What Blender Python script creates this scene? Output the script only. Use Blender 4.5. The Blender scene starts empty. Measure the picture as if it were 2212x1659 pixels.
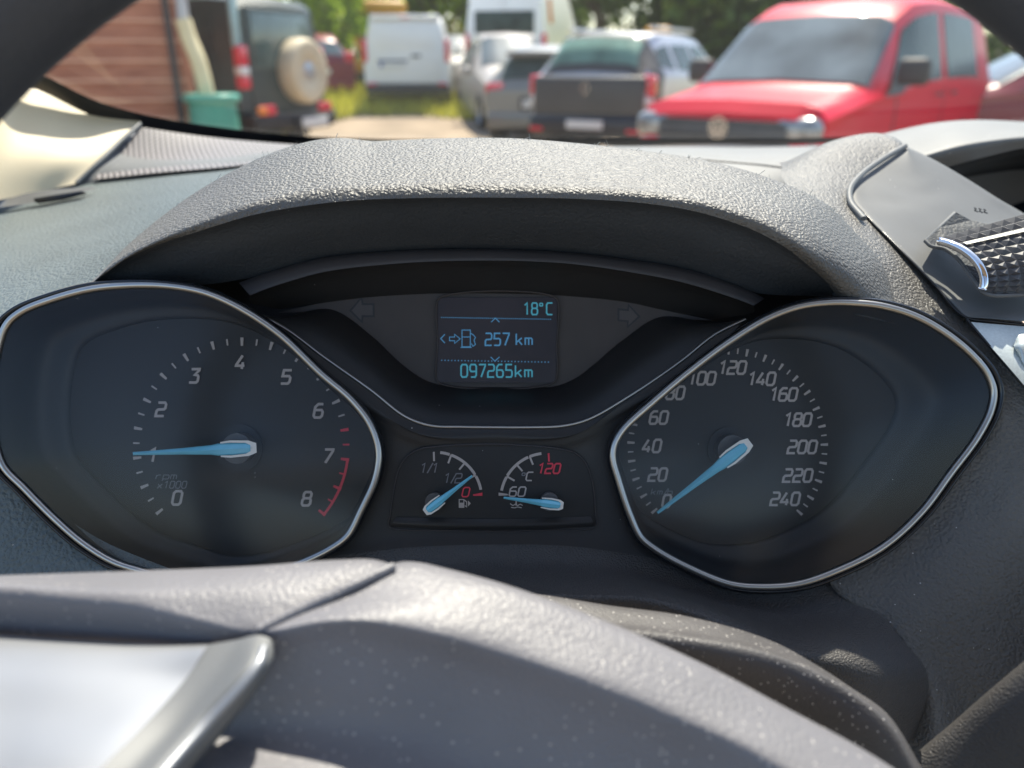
import bpy, bmesh, math, random
import numpy as np
from mathutils import Vector, Matrix
random.seed(7); RNG = np.random.RandomState(7)
SC = bpy.context.scene
COL = SC.collection

# ------------------------------------------------------------------ camera
W0, H0, FPX = 2212.0, 1659.0, 1736.0
PITCH = math.radians(21.7)
CAM = Vector((0, 0, 1.25))
CR = Vector((1, 0, 0))
CU = Vector((0, math.sin(PITCH), math.cos(PITCH)))
CF = Vector((0, math.cos(PITCH), -math.sin(PITCH)))
cd = bpy.data.cameras.new('camera'); cam = bpy.data.objects.new('camera', cd); COL.objects.link(cam)
cam.location = CAM; cam.rotation_euler = (math.pi/2 - PITCH, 0, 0)
cd.sensor_width = 36; cd.lens = 36*FPX/W0
cd.clip_start = 0.01; cd.clip_end = 500
cd.dof.use_dof = True; cd.dof.focus_distance = 0.315; cd.dof.aperture_fstop = 7.4; cd.dof.aperture_blades = 7
SC.camera = cam
# ------------------------------------------------------------------ sky and sun
SUN_EL, SUN_AZ = math.radians(58), math.radians(14)
wd = bpy.data.worlds.new('World'); SC.world = wd; wd.use_nodes = True
nt = wd.node_tree
sky = nt.nodes.new('ShaderNodeTexSky'); sky.sky_type = 'NISHITA'; sky.sun_disc = False
sky.sun_elevation = SUN_EL; sky.sun_rotation = SUN_AZ
nt.links.new(sky.outputs[0], nt.nodes['Background'].inputs[0]); nt.nodes['Background'].inputs[1].default_value = 0.15
sl = bpy.data.lights.new('sun', 'SUN'); sl.energy = 4.8; sl.angle = math.radians(0.5); sl.color = (1, .94, .84)
so = bpy.data.objects.new('sun', sl); COL.objects.link(so)
SUN = Vector((math.sin(SUN_AZ)*math.cos(SUN_EL), math.cos(SUN_AZ)*math.cos(SUN_EL), math.sin(SUN_EL)))
so.rotation_euler = SUN.to_track_quat('Z', 'Y').to_euler(); so.location = (3, 5, 20)
SC.view_settings.view_transform = 'Standard'; SC.view_settings.look = 'None'
SC.view_settings.exposure = 1.1; SC.view_settings.gamma = 1.0
SC.render.engine = 'CYCLES'
SC.cycles.use_denoising = True; SC.cycles.max_bounces = 8; SC.cycles.transparent_max_bounces = 16
SC.cycles.sample_clamp_indirect = 6

# ------------------------------------------------------------------ helpers
def P(x, y, d):
    return CAM + CF*d + CR*(d*(x - W0/2)/FPX) + CU*(d*(H0/2 - y)/FPX)
def tag(o, label=None, cat=None, group=None, kind=None):
    if label: o['label'] = label
    if cat: o['category'] = cat
    if group: o['group'] = group
    if kind: o['kind'] = kind
    return o
def empty(name, loc=(0, 0, 0), rz=0, label=None, cat=None, group=None):
    o = bpy.data.objects.new(name, None); COL.objects.link(o); o.location = loc; o.rotation_euler = (0, 0, rz)
    o.empty_display_size = .05
    return tag(o, label, cat, group)
def mesh(name, vs, fs, mt, parent=None, smooth=None, uvs=None, mats=None, fm=None):
    me = bpy.data.meshes.new(name)
    me.from_pydata([tuple(v) for v in vs], [], [tuple(f) for f in fs])
    if mats:
        for m in mats: me.materials.append(m)
        for p, k in zip(me.polygons, fm): p.material_index = k
    else: me.materials.append(mt)
    if uvs is not None:
        uv = me.uv_layers.new(name='UVMap')
        for l in me.loops: uv.data[l.index].uv = uvs[l.vertex_index]
    me.validate(); me.update()
    if smooth is not None:
        for p in me.polygons: p.use_smooth = True
        if smooth < 179: me.set_sharp_from_angle(angle=math.radians(smooth))
    o = bpy.data.objects.new(name, me); COL.objects.link(o)
    if parent is not None: o.parent = parent
    return o
def spl(pts, n, closed=False):
    a = np.array(pts, float)
    if len(a) == 2:
        t = np.linspace(0, 1, n)[:, None]; return a[0]*(1-t) + a[1]*t
    if closed: a = np.vstack([a[-2:], a, a[:3]])
    seg = np.sqrt((np.diff(a[:, :min(3, a.shape[1])], axis=0)**2).sum(1)) + 1e-9
    seg = seg**0.7
    t = np.concatenate([[0], np.cumsum(seg)])
    m = np.zeros_like(a)
    dl = np.diff(a, axis=0)/seg[:, None]
    m[1:-1] = (dl[:-1]*seg[1:, None] + dl[1:]*seg[:-1, None])/(seg[:-1]+seg[1:])[:, None]
    m[0] = dl[0]; m[-1] = dl[-1]
    if closed: q = np.linspace(t[2], t[-3], n, endpoint=False)
    else: q = np.linspace(0, t[-1], n)
    i = np.clip(np.searchsorted(t, q, side='right')-1, 0, len(t)-2)
    h = seg[i][:, None]; s = ((q - t[i])/seg[i])[:, None]
    h00 = 2*s**3-3*s**2+1; h10 = s**3-2*s**2+s; h01 = -2*s**3+3*s**2; h11 = s**3-s**2
    return h00*a[i] + h10*h*m[i] + h01*a[i+1] + h11*h*m[i+1]
def arc_resample(pts, n):
    b = spl(pts, 200)
    s = np.concatenate([[0], np.cumsum(np.sqrt((np.diff(b[:, :2], axis=0)**2).sum(1)))])
    q = np.linspace(0, s[-1], n)
    return np.stack([np.interp(q, s, b[:, k]) for k in range(b.shape[1])], 1)
def loft(name, rows, nu, nv, mt, parent=None, smooth=180, closed_u=False, lin=False, arc=True):
    """smooth surface through rows of (image x, image y, distance) points"""
    R = [spl(r, nu, True) if closed_u else (arc_resample(r, nu) if arc else spl(r, nu)) for r in rows]
    R = np.array(R)
    Q = np.array([[tuple(P(*p)) for p in r] for r in R])
    if lin or len(rows) == 2:
        t = np.linspace(0, len(rows)-1, nv); i = np.clip(t.astype(int), 0, len(rows)-2); f = (t-i)[:, None, None]
        G = Q[i]*(1-f) + Q[i+1]*f
    else:
        G = np.stack([spl(Q[:, k, :]*1000, nv)/1000 for k in range(nu)], 1)
    vs = [tuple(G[j, k]) for j in range(nv) for k in range(nu)]
    uvs = [(k/(nu-1), j/(nv-1)) for j in range(nv) for k in range(nu)]
    fs = []
    for j in range(nv-1):
        for k in range(nu if closed_u else nu-1):
            k2 = (k+1) % nu
            fs.append((j*nu+k, (j+1)*nu+k, (j+1)*nu+k2, j*nu+k2))
    return mesh(name, vs, fs, mt, parent, smooth, uvs)
def sweep(name, pts, rw, rd, mt, parent=None, n=96, closed=False, ns=10, taper=False):
    a = spl(pts, n, closed); w = [P(*q) for q in a]
    vs, fs = [], []
    for i in range(n):
        p0 = w[i-1] if (closed or i > 0) else w[0]; p1 = w[(i+1) % n] if (closed or i < n-1) else w[-1]
        T = (p1-p0).normalized(); N = T.cross(CF).normalized(); B = T.cross(N).normalized()
        k = 1 if not taper else max(.08, math.sin(math.pi*min(1, max(0, i/(n-1)))))**.6
        for j in range(ns):
            th = 2*math.pi*j/ns; vs.append(w[i] + N*(rw*k*math.cos(th)) + B*(rd*k*math.sin(th)))
    for i in range(n if closed else n-1):
        i2 = (i+1) % n
        for j in range(ns):
            j2 = (j+1) % ns; fs.append((i*ns+j, i*ns+j2, i2*ns+j2, i2*ns+j))
    if not closed:
        fs.append(tuple(range(ns))); fs.append(tuple((n-1)*ns+j for j in reversed(range(ns))))
    return mesh(name, vs, fs, mt, parent, 60 if not closed else 180)
def plate(name, pts, d, th, mt, parent=None, n=0, smooth=None):
    """flat plate from an outline, front at distance d (or own distance per point), th thick"""
    if n: pts = spl(pts, n, True)
    q = [(p[0], p[1], p[2] if len(p) > 2 else d) for p in pts]
    N = len(q)
    vs = [P(*p) for p in q]
    fs = [tuple(range(N))]
    if th:
        vs += [P(*p) + CF*th for p in q]
        fs += [tuple(reversed(range(N, 2*N)))] + [(i, i+N, (i+1) % N + N, (i+1) % N) for i in range(N)]
    return mesh(name, vs, fs, mt, parent, smooth)

# stroke lettering: ribbons of constant width, each stroke slightly proud of the one before
O8 = [(.2, 0), (.8, 0), (1, .15), (1, .85), (.8, 1), (.2, 1), (0, .85), (0, .15), (.2, 0)]
GL = {
 '0': [O8], '1': [[(.2, .8), (.62, 1), (.62, 0)]],
 '2': [[(.03, 1), (.84, 1), (1, .87), (1, .6), (.86, .5), (.16, .48), (0, .36), (0, 0), (1, 0)]],
 '3': [[(0, 1), (.95, 1), (.95, .9), (.5, .57), (.85, .55), (1, .42), (1, .12), (.85, 0), (0, 0)]],
 '4': [[(.55, 1), (0, .3), (0, .24), (1, .24)], [(.74, .5), (.74, 0)]],
 '5': [[(1, 1), (.08, 1), (.03, .56), (.82, .56), (1, .44), (1, .14), (.82, 0), (0, 0)]],
 '6': [[(.9, 1), (.3, 1), (0, .78), (0, .14), (.18, 0), (.82, 0), (1, .14), (1, .42), (.82, .56), (.03, .56)]],
 '7': [[(0, 1), (1, 1), (1, .9), (.35, 0)]],
 '8': [[(.18, .54), (0, .4), (0, .14), (.18, 0), (.82, 0), (1, .14), (1, .4), (.82, .54), (.18, .54)],
       [(.16, .55), (.05, .66), (.05, .88), (.2, 1), (.8, 1), (.95, .88), (.95, .66), (.84, .55)]],
 '9': [[(.15, 0), (.8, 0), (1, .16), (1, .86), (.82, 1), (.18, 1), (0, .86), (0, .58), (.18, .45), (.97, .45)]],
 '/': [[(.1, -.05), (.75, 1.05)]], '|': [[(.45, 0), (.45, 1)]],
 'r': [[(.1, 0), (.1, .6)], [(.12, .42), (.4, .6), (.85, .6)]],
 'p': [[(0, -.28), (0, .6), (.82, .6), (1, .48), (1, .12), (.82, 0), (.04, 0)]],
 'm': [[(0, 0), (0, .6), (.85, .6), (1, .5), (1, 0)], [(.5, .58), (.5, 0)]],
 'x': [[(0, 0), (1, .6)], [(0, .6), (1, 0)]],
 'k': [[(.05, 0), (.05, 1)], [(.85, .62), (.1, .25)], [(.38, .38), (.9, 0)]],
 'h': [[(0, 0), (0, 1)], [(.02, .58), (.8, .58), (1, .46), (1, 0)]],
 'C': [[(1, 1), (.2, 1), (0, .85), (0, .15), (.2, 0), (1, 0)]],
 'o': [[(.3, .68), (.7, .68), (.8, .78), (.8, .92), (.7, 1.02), (.3, 1.02), (.2, .92), (.2, .78), (.3, .68)]],
 '<': [[(.9, 1), (.1, .5), (.9, 0)]], ' ': [], 'F': [],
}
class Ink:
    """collects flat marks lying on one plane at distance d"""
    def __init__(s, d): s.d = d; s.v = []; s.f = []; s.k = 0; s.m = []
    def poly(s, pts, m=0):
        n = len(s.v); s.k += 1; d = s.d - (s.k % 40)*2.5e-6
        s.v += [P(x, y, d) for x, y in pts]; s.f.append(tuple(range(n, n+len(pts)))); s.m.append(m)
    def line(s, pts, w, m=0, closed=False):
        a = [np.array(p, float) for p in pts]; n = len(a)
        if closed: a = a[:-1] if np.allclose(a[0], a[-1]) else a; n = len(a)
        L, Rr = [], []
        for i in range(n):
            d0 = a[i]-a[i-1] if (closed or i > 0) else None
            d1 = a[(i+1) % n]-a[i] if (closed or i < n-1) else None
            if d0 is None: d0 = d1
            if d1 is None: d1 = d0
            d0 = d0/(np.linalg.norm(d0)+1e-9); d1 = d1/(np.linalg.norm(d1)+1e-9)
            n0 = np.array([-d0[1], d0[0]]); n1 = np.array([-d1[1], d1[0]])
            mm = n0+n1; l = np.linalg.norm(mm)
            mm = n0 if l < .2 else mm/l
            sc = min(1.7, 1/max(.3, float(mm@n0)))
            L.append(a[i]+mm*w/2*sc); Rr.append(a[i]-mm*w/2*sc)
        b = len(s.v); s.k += 1; d = s.d - (s.k % 40)*2.5e-6
        for l, r in zip(L, Rr): s.v += [P(l[0], l[1], d), P(r[0], r[1], d)]
        for i in range(n if closed else n-1):
            j = (i+1) % n; s.f.append((b+2*i, b+2*j, b+2*j+1, b+2*i+1)); s.m.append(m)
    def text(s, t, cx, cy, h, cw=.6, gap=.22, slant=.16, w=.13, m=0, left=None):
        adv = h*(cw+gap); tot = adv*len(t)-h*gap
        x = (cx-tot/2) if left is None else left
        for ch in t:
            for st in GL.get(ch, []):
                pts = [(x + (px*cw + (py-.5)*slant)*h, cy + (.5-py)*h) for px, py in st]
                cl = len(pts) > 3 and np.allclose(pts[0], pts[-1])
                s.line(pts, w*h, m, cl)
            x += adv*(.62 if ch in '/' else 1)
    def build(s, name, mats, parent):
        return mesh(name, s.v, s.f, None, parent, None, None, mats, s.m)

# ------------------------------------------------------------------ materials
def newmat(name):
    m = bpy.data.materials.new(name); m.use_nodes = True
    return m, m.node_tree, m.node_tree.nodes['Principled BSDF']
def mat(name, col, rough=.5, metal=0, var=.12, vs=8, bump=0, bs=60, bd=.01, coat=0, spec=None, emit=None, es=0):
    m, t, b = newmat(name); N = t.nodes; L = t.links
    b.inputs['Roughness'].default_value = rough; b.inputs['Metallic'].default_value = metal
    if coat: b.inputs['Coat Weight'].default_value = coat; b.inputs['Coat Roughness'].default_value = .04
    if spec is not None: b.inputs['Specular IOR Level'].default_value = spec
    tc = N.new('ShaderNodeTexCoord')
    nz = N.new('ShaderNodeTexNoise'); nz.inputs['Scale'].default_value = vs; nz.inputs['Detail'].default_value = 6
    L.new(tc.outputs['Object'], nz.inputs['Vector'])
    rp = N.new('ShaderNodeValToRGB'); c = list(col)
    rp.color_ramp.elements[0].position = .3; rp.color_ramp.elements[1].position = .7
    rp.color_ramp.elements[0].color = [x*(1-var) for x in c]+[1]; rp.color_ramp.elements[1].color = [min(1, x*(1+var)) for x in c]+[1]
    L.new(nz.outputs['Fac'], rp.inputs['Fac']); L.new(rp.outputs['Color'], b.inputs['Base Color'])
    if bump:
        n2 = N.new('ShaderNodeTexNoise'); n2.inputs['Scale'].default_value = bs; n2.inputs['Detail'].default_value = 5
        L.new(tc.outputs['Object'], n2.inputs['Vector'])
        bp = N.new('ShaderNodeBump'); bp.inputs['Strength'].default_value = bump; bp.inputs['Distance'].default_value = bd
        L.new(n2.outputs['Fac'], bp.inputs['Height']); L.new(bp.outputs['Normal'], b.inputs['Normal'])
    if emit: b.inputs['Emission Color'].default_value = (*emit, 1); b.inputs['Emission Strength'].default_value = es
    return m
def grain(name, col, rough=.5, scale=560, strength=.55, dist=.0007, dust=.0, dscale=240, spec=.4, var=.1, dsize=.09):
    """pebbled moulded plastic / leather with dust specks"""
    m, t, b = newmat(name); N = t.nodes; L = t.links
    tc = N.new('ShaderNodeTexCoord')
    nz = N.new('ShaderNodeTexNoise'); nz.inputs['Scale'].default_value = 300; nz.inputs['Detail'].default_value = 3
    L.new(tc.outputs['Object'], nz.inputs['Vector'])
    mx = N.new('ShaderNodeMix'); mx.data_type = 'VECTOR'; mx.inputs['Factor'].default_value = .0022
    L.new(tc.outputs['Object'], mx.inputs['A']); L.new(nz.outputs['Color'], mx.inputs['B'])
    vo = N.new('ShaderNodeTexVoronoi'); vo.feature = 'SMOOTH_F1'; vo.inputs['Scale'].default_value = scale
    vo.inputs['Smoothness'].default_value = .6
    L.new(mx.outputs['Result'], vo.inputs['Vector'])
    inv = N.new('ShaderNodeMath'); inv.operation = 'SUBTRACT'; inv.inputs[0].default_value = 1
    L.new(vo.outputs['Distance'], inv.inputs[1])
    n3 = N.new('ShaderNodeTexNoise'); n3.inputs['Scale'].default_value = scale*2.2; n3.inputs['Detail'].default_value = 4
    L.new(tc.outputs['Object'], n3.inputs['Vector'])
    ad = N.new('ShaderNodeMath'); ad.operation = 'MULTIPLY_ADD'; ad.inputs[1].default_value = .45
    L.new(n3.outputs['Fac'], ad.inputs[0]); L.new(inv.outputs[0], ad.inputs[2])
    bp = N.new('ShaderNodeBump'); bp.inputs['Strength'].default_value = strength; bp.inputs['Distance'].default_value = dist
    L.new(ad.outputs[0], bp.inputs['Height']); L.new(bp.outputs['Normal'], b.inputs['Normal'])
    big = N.new('ShaderNodeTexNoise'); big.inputs['Scale'].default_value = 22; big.inputs['Detail'].default_value = 6
    L.new(tc.outputs['Object'], big.inputs['Vector'])
    rp = N.new('ShaderNodeValToRGB'); rp.color_ramp.elements[0].position = .3; rp.color_ramp.elements[1].position = .7
    rp.color_ramp.elements[0].color = [x*(1-var) for x in col]+[1]; rp.color_ramp.elements[1].color = [x*(1+var) for x in col]+[1]
    L.new(big.outputs['Fac'], rp.inputs['Fac'])
    out = rp.outputs['Color']
    if dust:
        v2 = N.new('ShaderNodeTexVoronoi'); v2.inputs['Scale'].default_value = dscale
        L.new(tc.outputs['Object'], v2.inputs['Vector'])
        lt = N.new('ShaderNodeMath'); lt.operation = 'LESS_THAN'; lt.inputs[1].default_value = dsize
        L.new(v2.outputs['Distance'], lt.inputs[0])
        sp = N.new('ShaderNodeSeparateColor'); L.new(v2.outputs['Color'], sp.inputs[0])
        gt = N.new('ShaderNodeMath'); gt.operation = 'LESS_THAN'
        nb = N.new('ShaderNodeTexNoise'); nb.inputs['Scale'].default_value = 17; nb.inputs['Detail'].default_value = 4; L.new(tc.outputs['Object'], nb.inputs['Vector'])
        nr = N.new('ShaderNodeMapRange'); nr.inputs['From Min'].default_value = .38; nr.inputs['From Max'].default_value = .66; nr.inputs['To Max'].default_value = dust*2; L.new(nb.outputs['Fac'], nr.inputs['Value']); L.new(nr.outputs[0], gt.inputs[1])
        L.new(sp.outputs[0], gt.inputs[0])
        mu = N.new('ShaderNodeMath'); mu.operation = 'MULTIPLY'; L.new(lt.outputs[0], mu.inputs[0]); L.new(gt.outputs[0], mu.inputs[1])
        mc = N.new('ShaderNodeMix'); mc.data_type = 'RGBA'
        L.new(mu.outputs[0], mc.inputs['Factor']); L.new(out, mc.inputs['A']); mc.inputs['B'].default_value = (.42, .40, .38, 1)
        out = mc.outputs['Result']
    L.new(out, b.inputs['Base Color'])
    b.inputs['Roughness'].default_value = rough; b.inputs['Specular IOR Level'].default_value = spec
    return m
def glass(name, tint, k=1.9, rough=0.0, ior=1.5, dust=0):
    m, t, b = newmat(name); N = t.nodes; L = t.links; N.remove(b)
    tr = N.new('ShaderNodeBsdfTransparent'); tr.inputs[0].default_value = (*tint, 1)
    gl = N.new('ShaderNodeBsdfGlossy'); gl.inputs['Roughness'].default_value = rough
    ge = N.new('ShaderNodeNewGeometry'); dt = N.new('ShaderNodeVectorMath'); dt.operation = 'DOT_PRODUCT'
    L.new(ge.outputs['Incoming'], dt.inputs[0]); L.new(ge.outputs['Normal'], dt.inputs[1])
    ab = N.new('ShaderNodeMath'); ab.operation = 'ABSOLUTE'; L.new(dt.outputs['Value'], ab.inputs[0])
    om = N.new('ShaderNodeMath'); om.operation = 'SUBTRACT'; om.inputs[0].default_value = 1; L.new(ab.outputs[0], om.inputs[1])
    pw = N.new('ShaderNodeMath'); pw.operation = 'POWER'; pw.inputs[1].default_value = 5; L.new(om.outputs[0], pw.inputs[0])
    r0 = ((ior-1)/(ior+1))**2
    ma = N.new('ShaderNodeMath'); ma.operation = 'MULTIPLY_ADD'; ma.inputs[1].default_value = 1-r0; ma.inputs[2].default_value = r0; L.new(pw.outputs[0], ma.inputs[0])
    mu = N.new('ShaderNodeMath'); mu.operation = 'MULTIPLY'; mu.inputs[1].default_value = k; mu.use_clamp = True
    L.new(ma.outputs[0], mu.inputs[0])
    mx = N.new('ShaderNodeMixShader'); L.new(mu.outputs[0], mx.inputs[0]); L.new(tr.outputs[0], mx.inputs[1]); L.new(gl.outputs[0], mx.inputs[2])
    out = mx
    if dust:   # dust film added as veiling haze; it scatters some of the sunlight
        tl = N.new('ShaderNodeBsdfTranslucent'); tl.inputs[0].default_value = (.9, .9, .88, 1)
        nz = N.new('ShaderNodeTexNoise'); nz.inputs['Scale'].default_value = 9; nz.inputs['Detail'].default_value = 5
        tc = N.new('ShaderNodeTexCoord'); L.new(tc.outputs['Object'], nz.inputs['Vector'])
        mr = N.new('ShaderNodeMapRange'); mr.inputs['To Min'].default_value = dust*.6; mr.inputs['To Max'].default_value = dust*1.4; L.new(nz.outputs['Fac'], mr.inputs['Value'])
        out = N.new('ShaderNodeMixShader'); L.new(mr.outputs[0], out.inputs[0]); L.new(mx.outputs[0], out.inputs[1]); L.new(tl.outputs[0], out.inputs[2])
    L.new(out.outputs[0], N['Material Output'].inputs[0])
    return m
M = {}
M['leather'] = grain('pebbled_leather', (.103, .099, .093), .45, 780, .8, .0008, .18, 320, spec=.42, dsize=.085)
M['leather_skylit'] = grain('pebbled_dash_skylit', (.098, .120, .124), .5, 620, .9, .0009, .22, 300, spec=.35, dsize=.08)  # same pebbled skin; its blue-teal stands for skylight on the left dash
M['soft'] = grain('smooth_dash_plastic', (.135, .14, .143), .55, 1500, .25, .0003, .12, 200)
M['under'] = grain('dark_hood_lining', (.040, .046, .054), .62, 700, .5, .0006, .01, 320)
M['trim'] = grain('satin_grey_trim', (.125, .128, .13), .6, 2600, .15, .0002, .14, 260, spec=.3, dsize=.07)
M['column'] = grain('speckled_column_plastic', (.075, .072, .075), .5, 1500, .5, .0004, .5, 620, var=.25, dsize=.17)
M['shelf'] = grain('fine_grain_black_plastic', (.058, .055, .054), .5, 1300, .7, .0005, .02, 240)
M['hub'] = grain('airbag_cover_plastic', (.155, .153, .168), .45, 900, .4, .0004, .5, 560, dsize=.17)
M['black'] = grain('satin_black_plastic', (.021, .020, .020), .45, 1500, .15, .0002, .03, 300, dsize=.07)
M['piano'] = mat('gloss_black_plastic', (.008, .009, .012), .18, var=.1)
M['dial'] = grain('dial_face_black', (.016, .0152, .0152), .55, 2000, .08, .0002, .012, 340, dsize=.06)
M['bowl'] = grain('bowl_sky_tinted_black', (.020, .023, .027), .55, 1800, .1, .0002, .02, 320, dsize=.06)  # slate tint stands for sky reflected in the gauge lens
M['ledge'] = mat('ledge_lit_grey_plastic', (.042, .037, .038), .5, var=.1, vs=60, bump=.1, bs=800, bd=.0003)  # lighter grey stands for light on the driver-facing ledge
M['panel'] = mat('display_surround_brown_grey', (.042, .032, .029), .6, var=.1, vs=80)
M['chrome'] = mat('brushed_chrome', (.42, .405, .38), .30, .95, var=.05, vs=50)
M['chrome_shiny'] = mat('polished_chrome', (.8, .8, .82), .08, 1, var=.02)
M['mark_w'] = mat('dial_print_white', (.33, .295, .28), .6, var=.05, emit=(.5, .45, .43), es=.02)
M['mark_d'] = mat('dial_print_grey', (.16, .15, .16), .6, var=.05)
M['mark_r'] = mat('dial_print_red', (.50, .035, .06), .6, var=.05, emit=(.6, .03, .06), es=.03)
M['needle'] = mat('needle_blue', (.13, .36, .50), .25, var=.06, vs=200, emit=(.08, .34, .52), es=.10)
M['needle_w'] = mat('needle_cream_edge', (.72, .68, .62), .3, var=.05)
M['cap'] = mat('needle_hub_grey', (.075, .07, .07), .45, var=.1, vs=100)
M['lcd'] = mat('display_screen', (.034, .026, .028), .2, var=.2, vs=40, spec=.3)
M['lcd_t'] = mat('display_cyan_letters', (.05, .2, .26), .5, var=.03, emit=(.08, .52, .66), es=.13)
M['lcd_b'] = mat('display_blue_letters', (.05, .15, .26), .5, var=.03, emit=(.10, .38, .68), es=.13)
M['outline'] = mat('arrow_dark_outline', (.008, .008, .01), .5, var=.1)
M['arrow'] = mat('arrow_unlit_fill', (.052, .040, .037), .5, var=.05)
M['cream'] = mat('cream_pillar_trim', (.62, .53, .37), .6, var=.06, vs=20, bump=.15, bs=1200, bd=.0003)
M['frit'] = mat('windscreen_black_border', (.006, .006, .008), .3, var=.1)
M['silver'] = mat('silver_spoke_trim', (.34, .35, .375), .40, .65, var=.03, vs=30)
M['silver_edge'] = mat('silver_spoke_edge', (.16, .165, .17), .6, .3, var=.03, vs=30)
M['silver_panel'] = mat('silver_blue_console_paint', (.48, .53, .53), .35, .35, var=.10, vs=900)
M['screen'] = mat('dark_navigation_screen', (.010, .014, .022), .15, var=.2)
M['rim'] = grain('steering_rim_leather', (.05, .055, .066), .6, 800, .4, .0005)
M['knurl'] = mat('knurled_black_rubber', (.05, .05, .055), .38, var=.1, vs=300)
M['stripe'] = mat('thumbwheel_white_line', (.52, .51, .45), .5, var=.05)
M['headliner'] = mat('headliner_fabric', (.48, .42, .34), .9, var=.1, vs=60)
M['carpet'] = mat('cabin_beige_fabric', (.30, .25, .19), .9, var=.2, vs=60)
M['lens'] = glass('gauge_lens', (.93, .94, .95), .7, .2, 1.5)
M['roof_fill'] = glass('roof_fill_glass', (.74, .70, .64), 1.2, 0.0, 1.5)  # tint picked to warm the sky fill from the added roof pane
M['wind'] = glass('windscreen_glass', (.94, .94, .88), 1.3, 0.0, 1.5, .004)
# dotted grille: fine raised dots over the panel's own surface coordinates
def dotmat():
    m, t, b = newmat('dotted_grille_plastic'); N = t.nodes; L = t.links
    uv = N.new('ShaderNodeUVMap'); sx = N.new('ShaderNodeSeparateXYZ'); L.new(uv.outputs[0], sx.inputs[0])
    def sn(o, k):
        a = N.new('ShaderNodeMath'); a.operation = 'MULTIPLY'; a.inputs[1].default_value = k*2*math.pi; L.new(sx.outputs[o], a.inputs[0])
        c = N.new('ShaderNodeMath'); c.operation = 'SINE'; L.new(a.outputs[0], c.inputs[0]); return c
    a, c = sn(0, 64), sn(1, 9)
    p = N.new('ShaderNodeMath'); p.operation = 'MULTIPLY'; L.new(a.outputs[0], p.inputs[0]); L.new(c.outputs[0], p.inputs[1])
    mr = N.new('ShaderNodeMapRange'); mr.inputs['From Min'].default_value = -.25; mr.inputs['From Max'].default_value = .45; L.new(p.outputs[0], mr.inputs['Value'])
    rp = N.new('ShaderNodeValToRGB'); rp.color_ramp.elements[0].color = (.07, .064, .066, 1); rp.color_ramp.elements[1].color = (.27, .25, .255, 1)
    L.new(mr.outputs[0], rp.inputs[0]); L.new(rp.outputs[0], b.inputs['Base Color'])
    bp = N.new('ShaderNodeBump'); bp.inputs['Strength'].default_value = .7; bp.inputs['Distance'].default_value = .001
    L.new(mr.outputs[0], bp.inputs['Height']); L.new(bp.outputs[0], b.inputs['Normal']); b.inputs['Roughness'].default_value = .5
    return m
M['dots'] = dotmat()
# =================================================================== DASHBOARD
dash = empty('dashboard', P(1072, 900, .4), 0, 'grey pebbled dashboard with a hooded instrument binnacle behind the steering wheel', 'dashboard')
def under(o, parent):
    """parent without moving"""
    o.parent = parent; o.matrix_parent_inverse = Matrix.Translation(-parent.location); return o
def D(o, label=None):
    under(o, dash)
    if label: o['label'] = label
    return o
# windscreen foot line
BASE = [(-100, 128, .57), (75, 172, .60), (200, 232, .63), (300, 262, .66), (500, 292, .72), (660, 303, .77), (800, 306, .80), (1100, 306, .82), (1400, 305, .82), (1720, 304, .80), (2000, 292, .77), (2350, 255, .74)]
D(loft('dash_top', [
  [(x, y+12, d+.02) for x, y, d in BASE],
  [(-100, 300, .575), (75, 290, .60), (200, 320, .615), (300, 330, .625), (500, 330, .65), (660, 318, .68), (800, 318, .70), (1100, 318, .70), (1400, 318, .70), (1720, 322, .68), (2000, 318, .66), (2350, 300, .65)],
  [(-150, 452, .59), (0, 426, .59), (165, 396, .59), (350, 383, .585), (520, 371, .58), (680, 352, .575), (1000, 345, .58), (1300, 338, .58), (1480, 345, .575), (1640, 362, .56), (1850, 345, .58), (2350, 340, .6)],
  [(-150, 560, .60), (0, 530, .60), (165, 500, .60), (350, 500, .58), (520, 500, .55), (680, 520, .50), (1000, 560, .47), (1300, 560, .47), (1480, 560, .47), (1640, 560, .48), (1850, 520, .56), (2350, 500, .62)],
  ], 90, 34, M['soft']))
# thin seam where the upper pad of the dash meets its front pad, right of the hood
D(sweep('dash_seam', [(1480, 343, .556), (1560, 349, .55), (1640, 356, .54), (1705, 364, .52)], .0006, .0006, M['black'], None, 40))
# left pad, pebbled, falling towards the rev counter
D(loft('dash_pad', [
  [(-150, 446, .612), (0, 420, .612), (165, 388, .612), (350, 374, .597), (520, 362, .582), (720, 320, .532)],
  [(-150, 540, .47), (0, 520, .47), (150, 500, .46), (300, 470, .445), (440, 425, .43), (640, 360, .41)],
  [(-150, 640, .385), (0, 610, .38), (120, 580, .375), (240, 540, .37), (360, 480, .362), (500, 420, .355)],
  [(-150, 770, .328), (-50, 720, .324), (50, 680, .321), (150, 645, .319), (215, 632, .326), (250, 642, .333)],
  ], 60, 44, M['leather_skylit']))
D(loft('dash_side', [
  [(-260, 760, .325), (-120, 740, .324), (-60, 740, .322), (10, 720, .3215)],
  [(-260, 900, .318), (-140, 880, .318), (-70, 860, .318), (-5, 850, .318)],
  [(-260, 1050, .312), (-100, 1045, .314), (0, 1040, .316), (45, 1030, .3175)],
  [(-260, 1250, .304), (-20, 1225, .308), (110, 1190, .312), (190, 1150, .3165)],
  [(-260, 1420, .295), (100, 1390, .300), (280, 1320, .306), (420, 1250, .313)],
  ], 40, 40, M['leather_skylit']))
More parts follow.
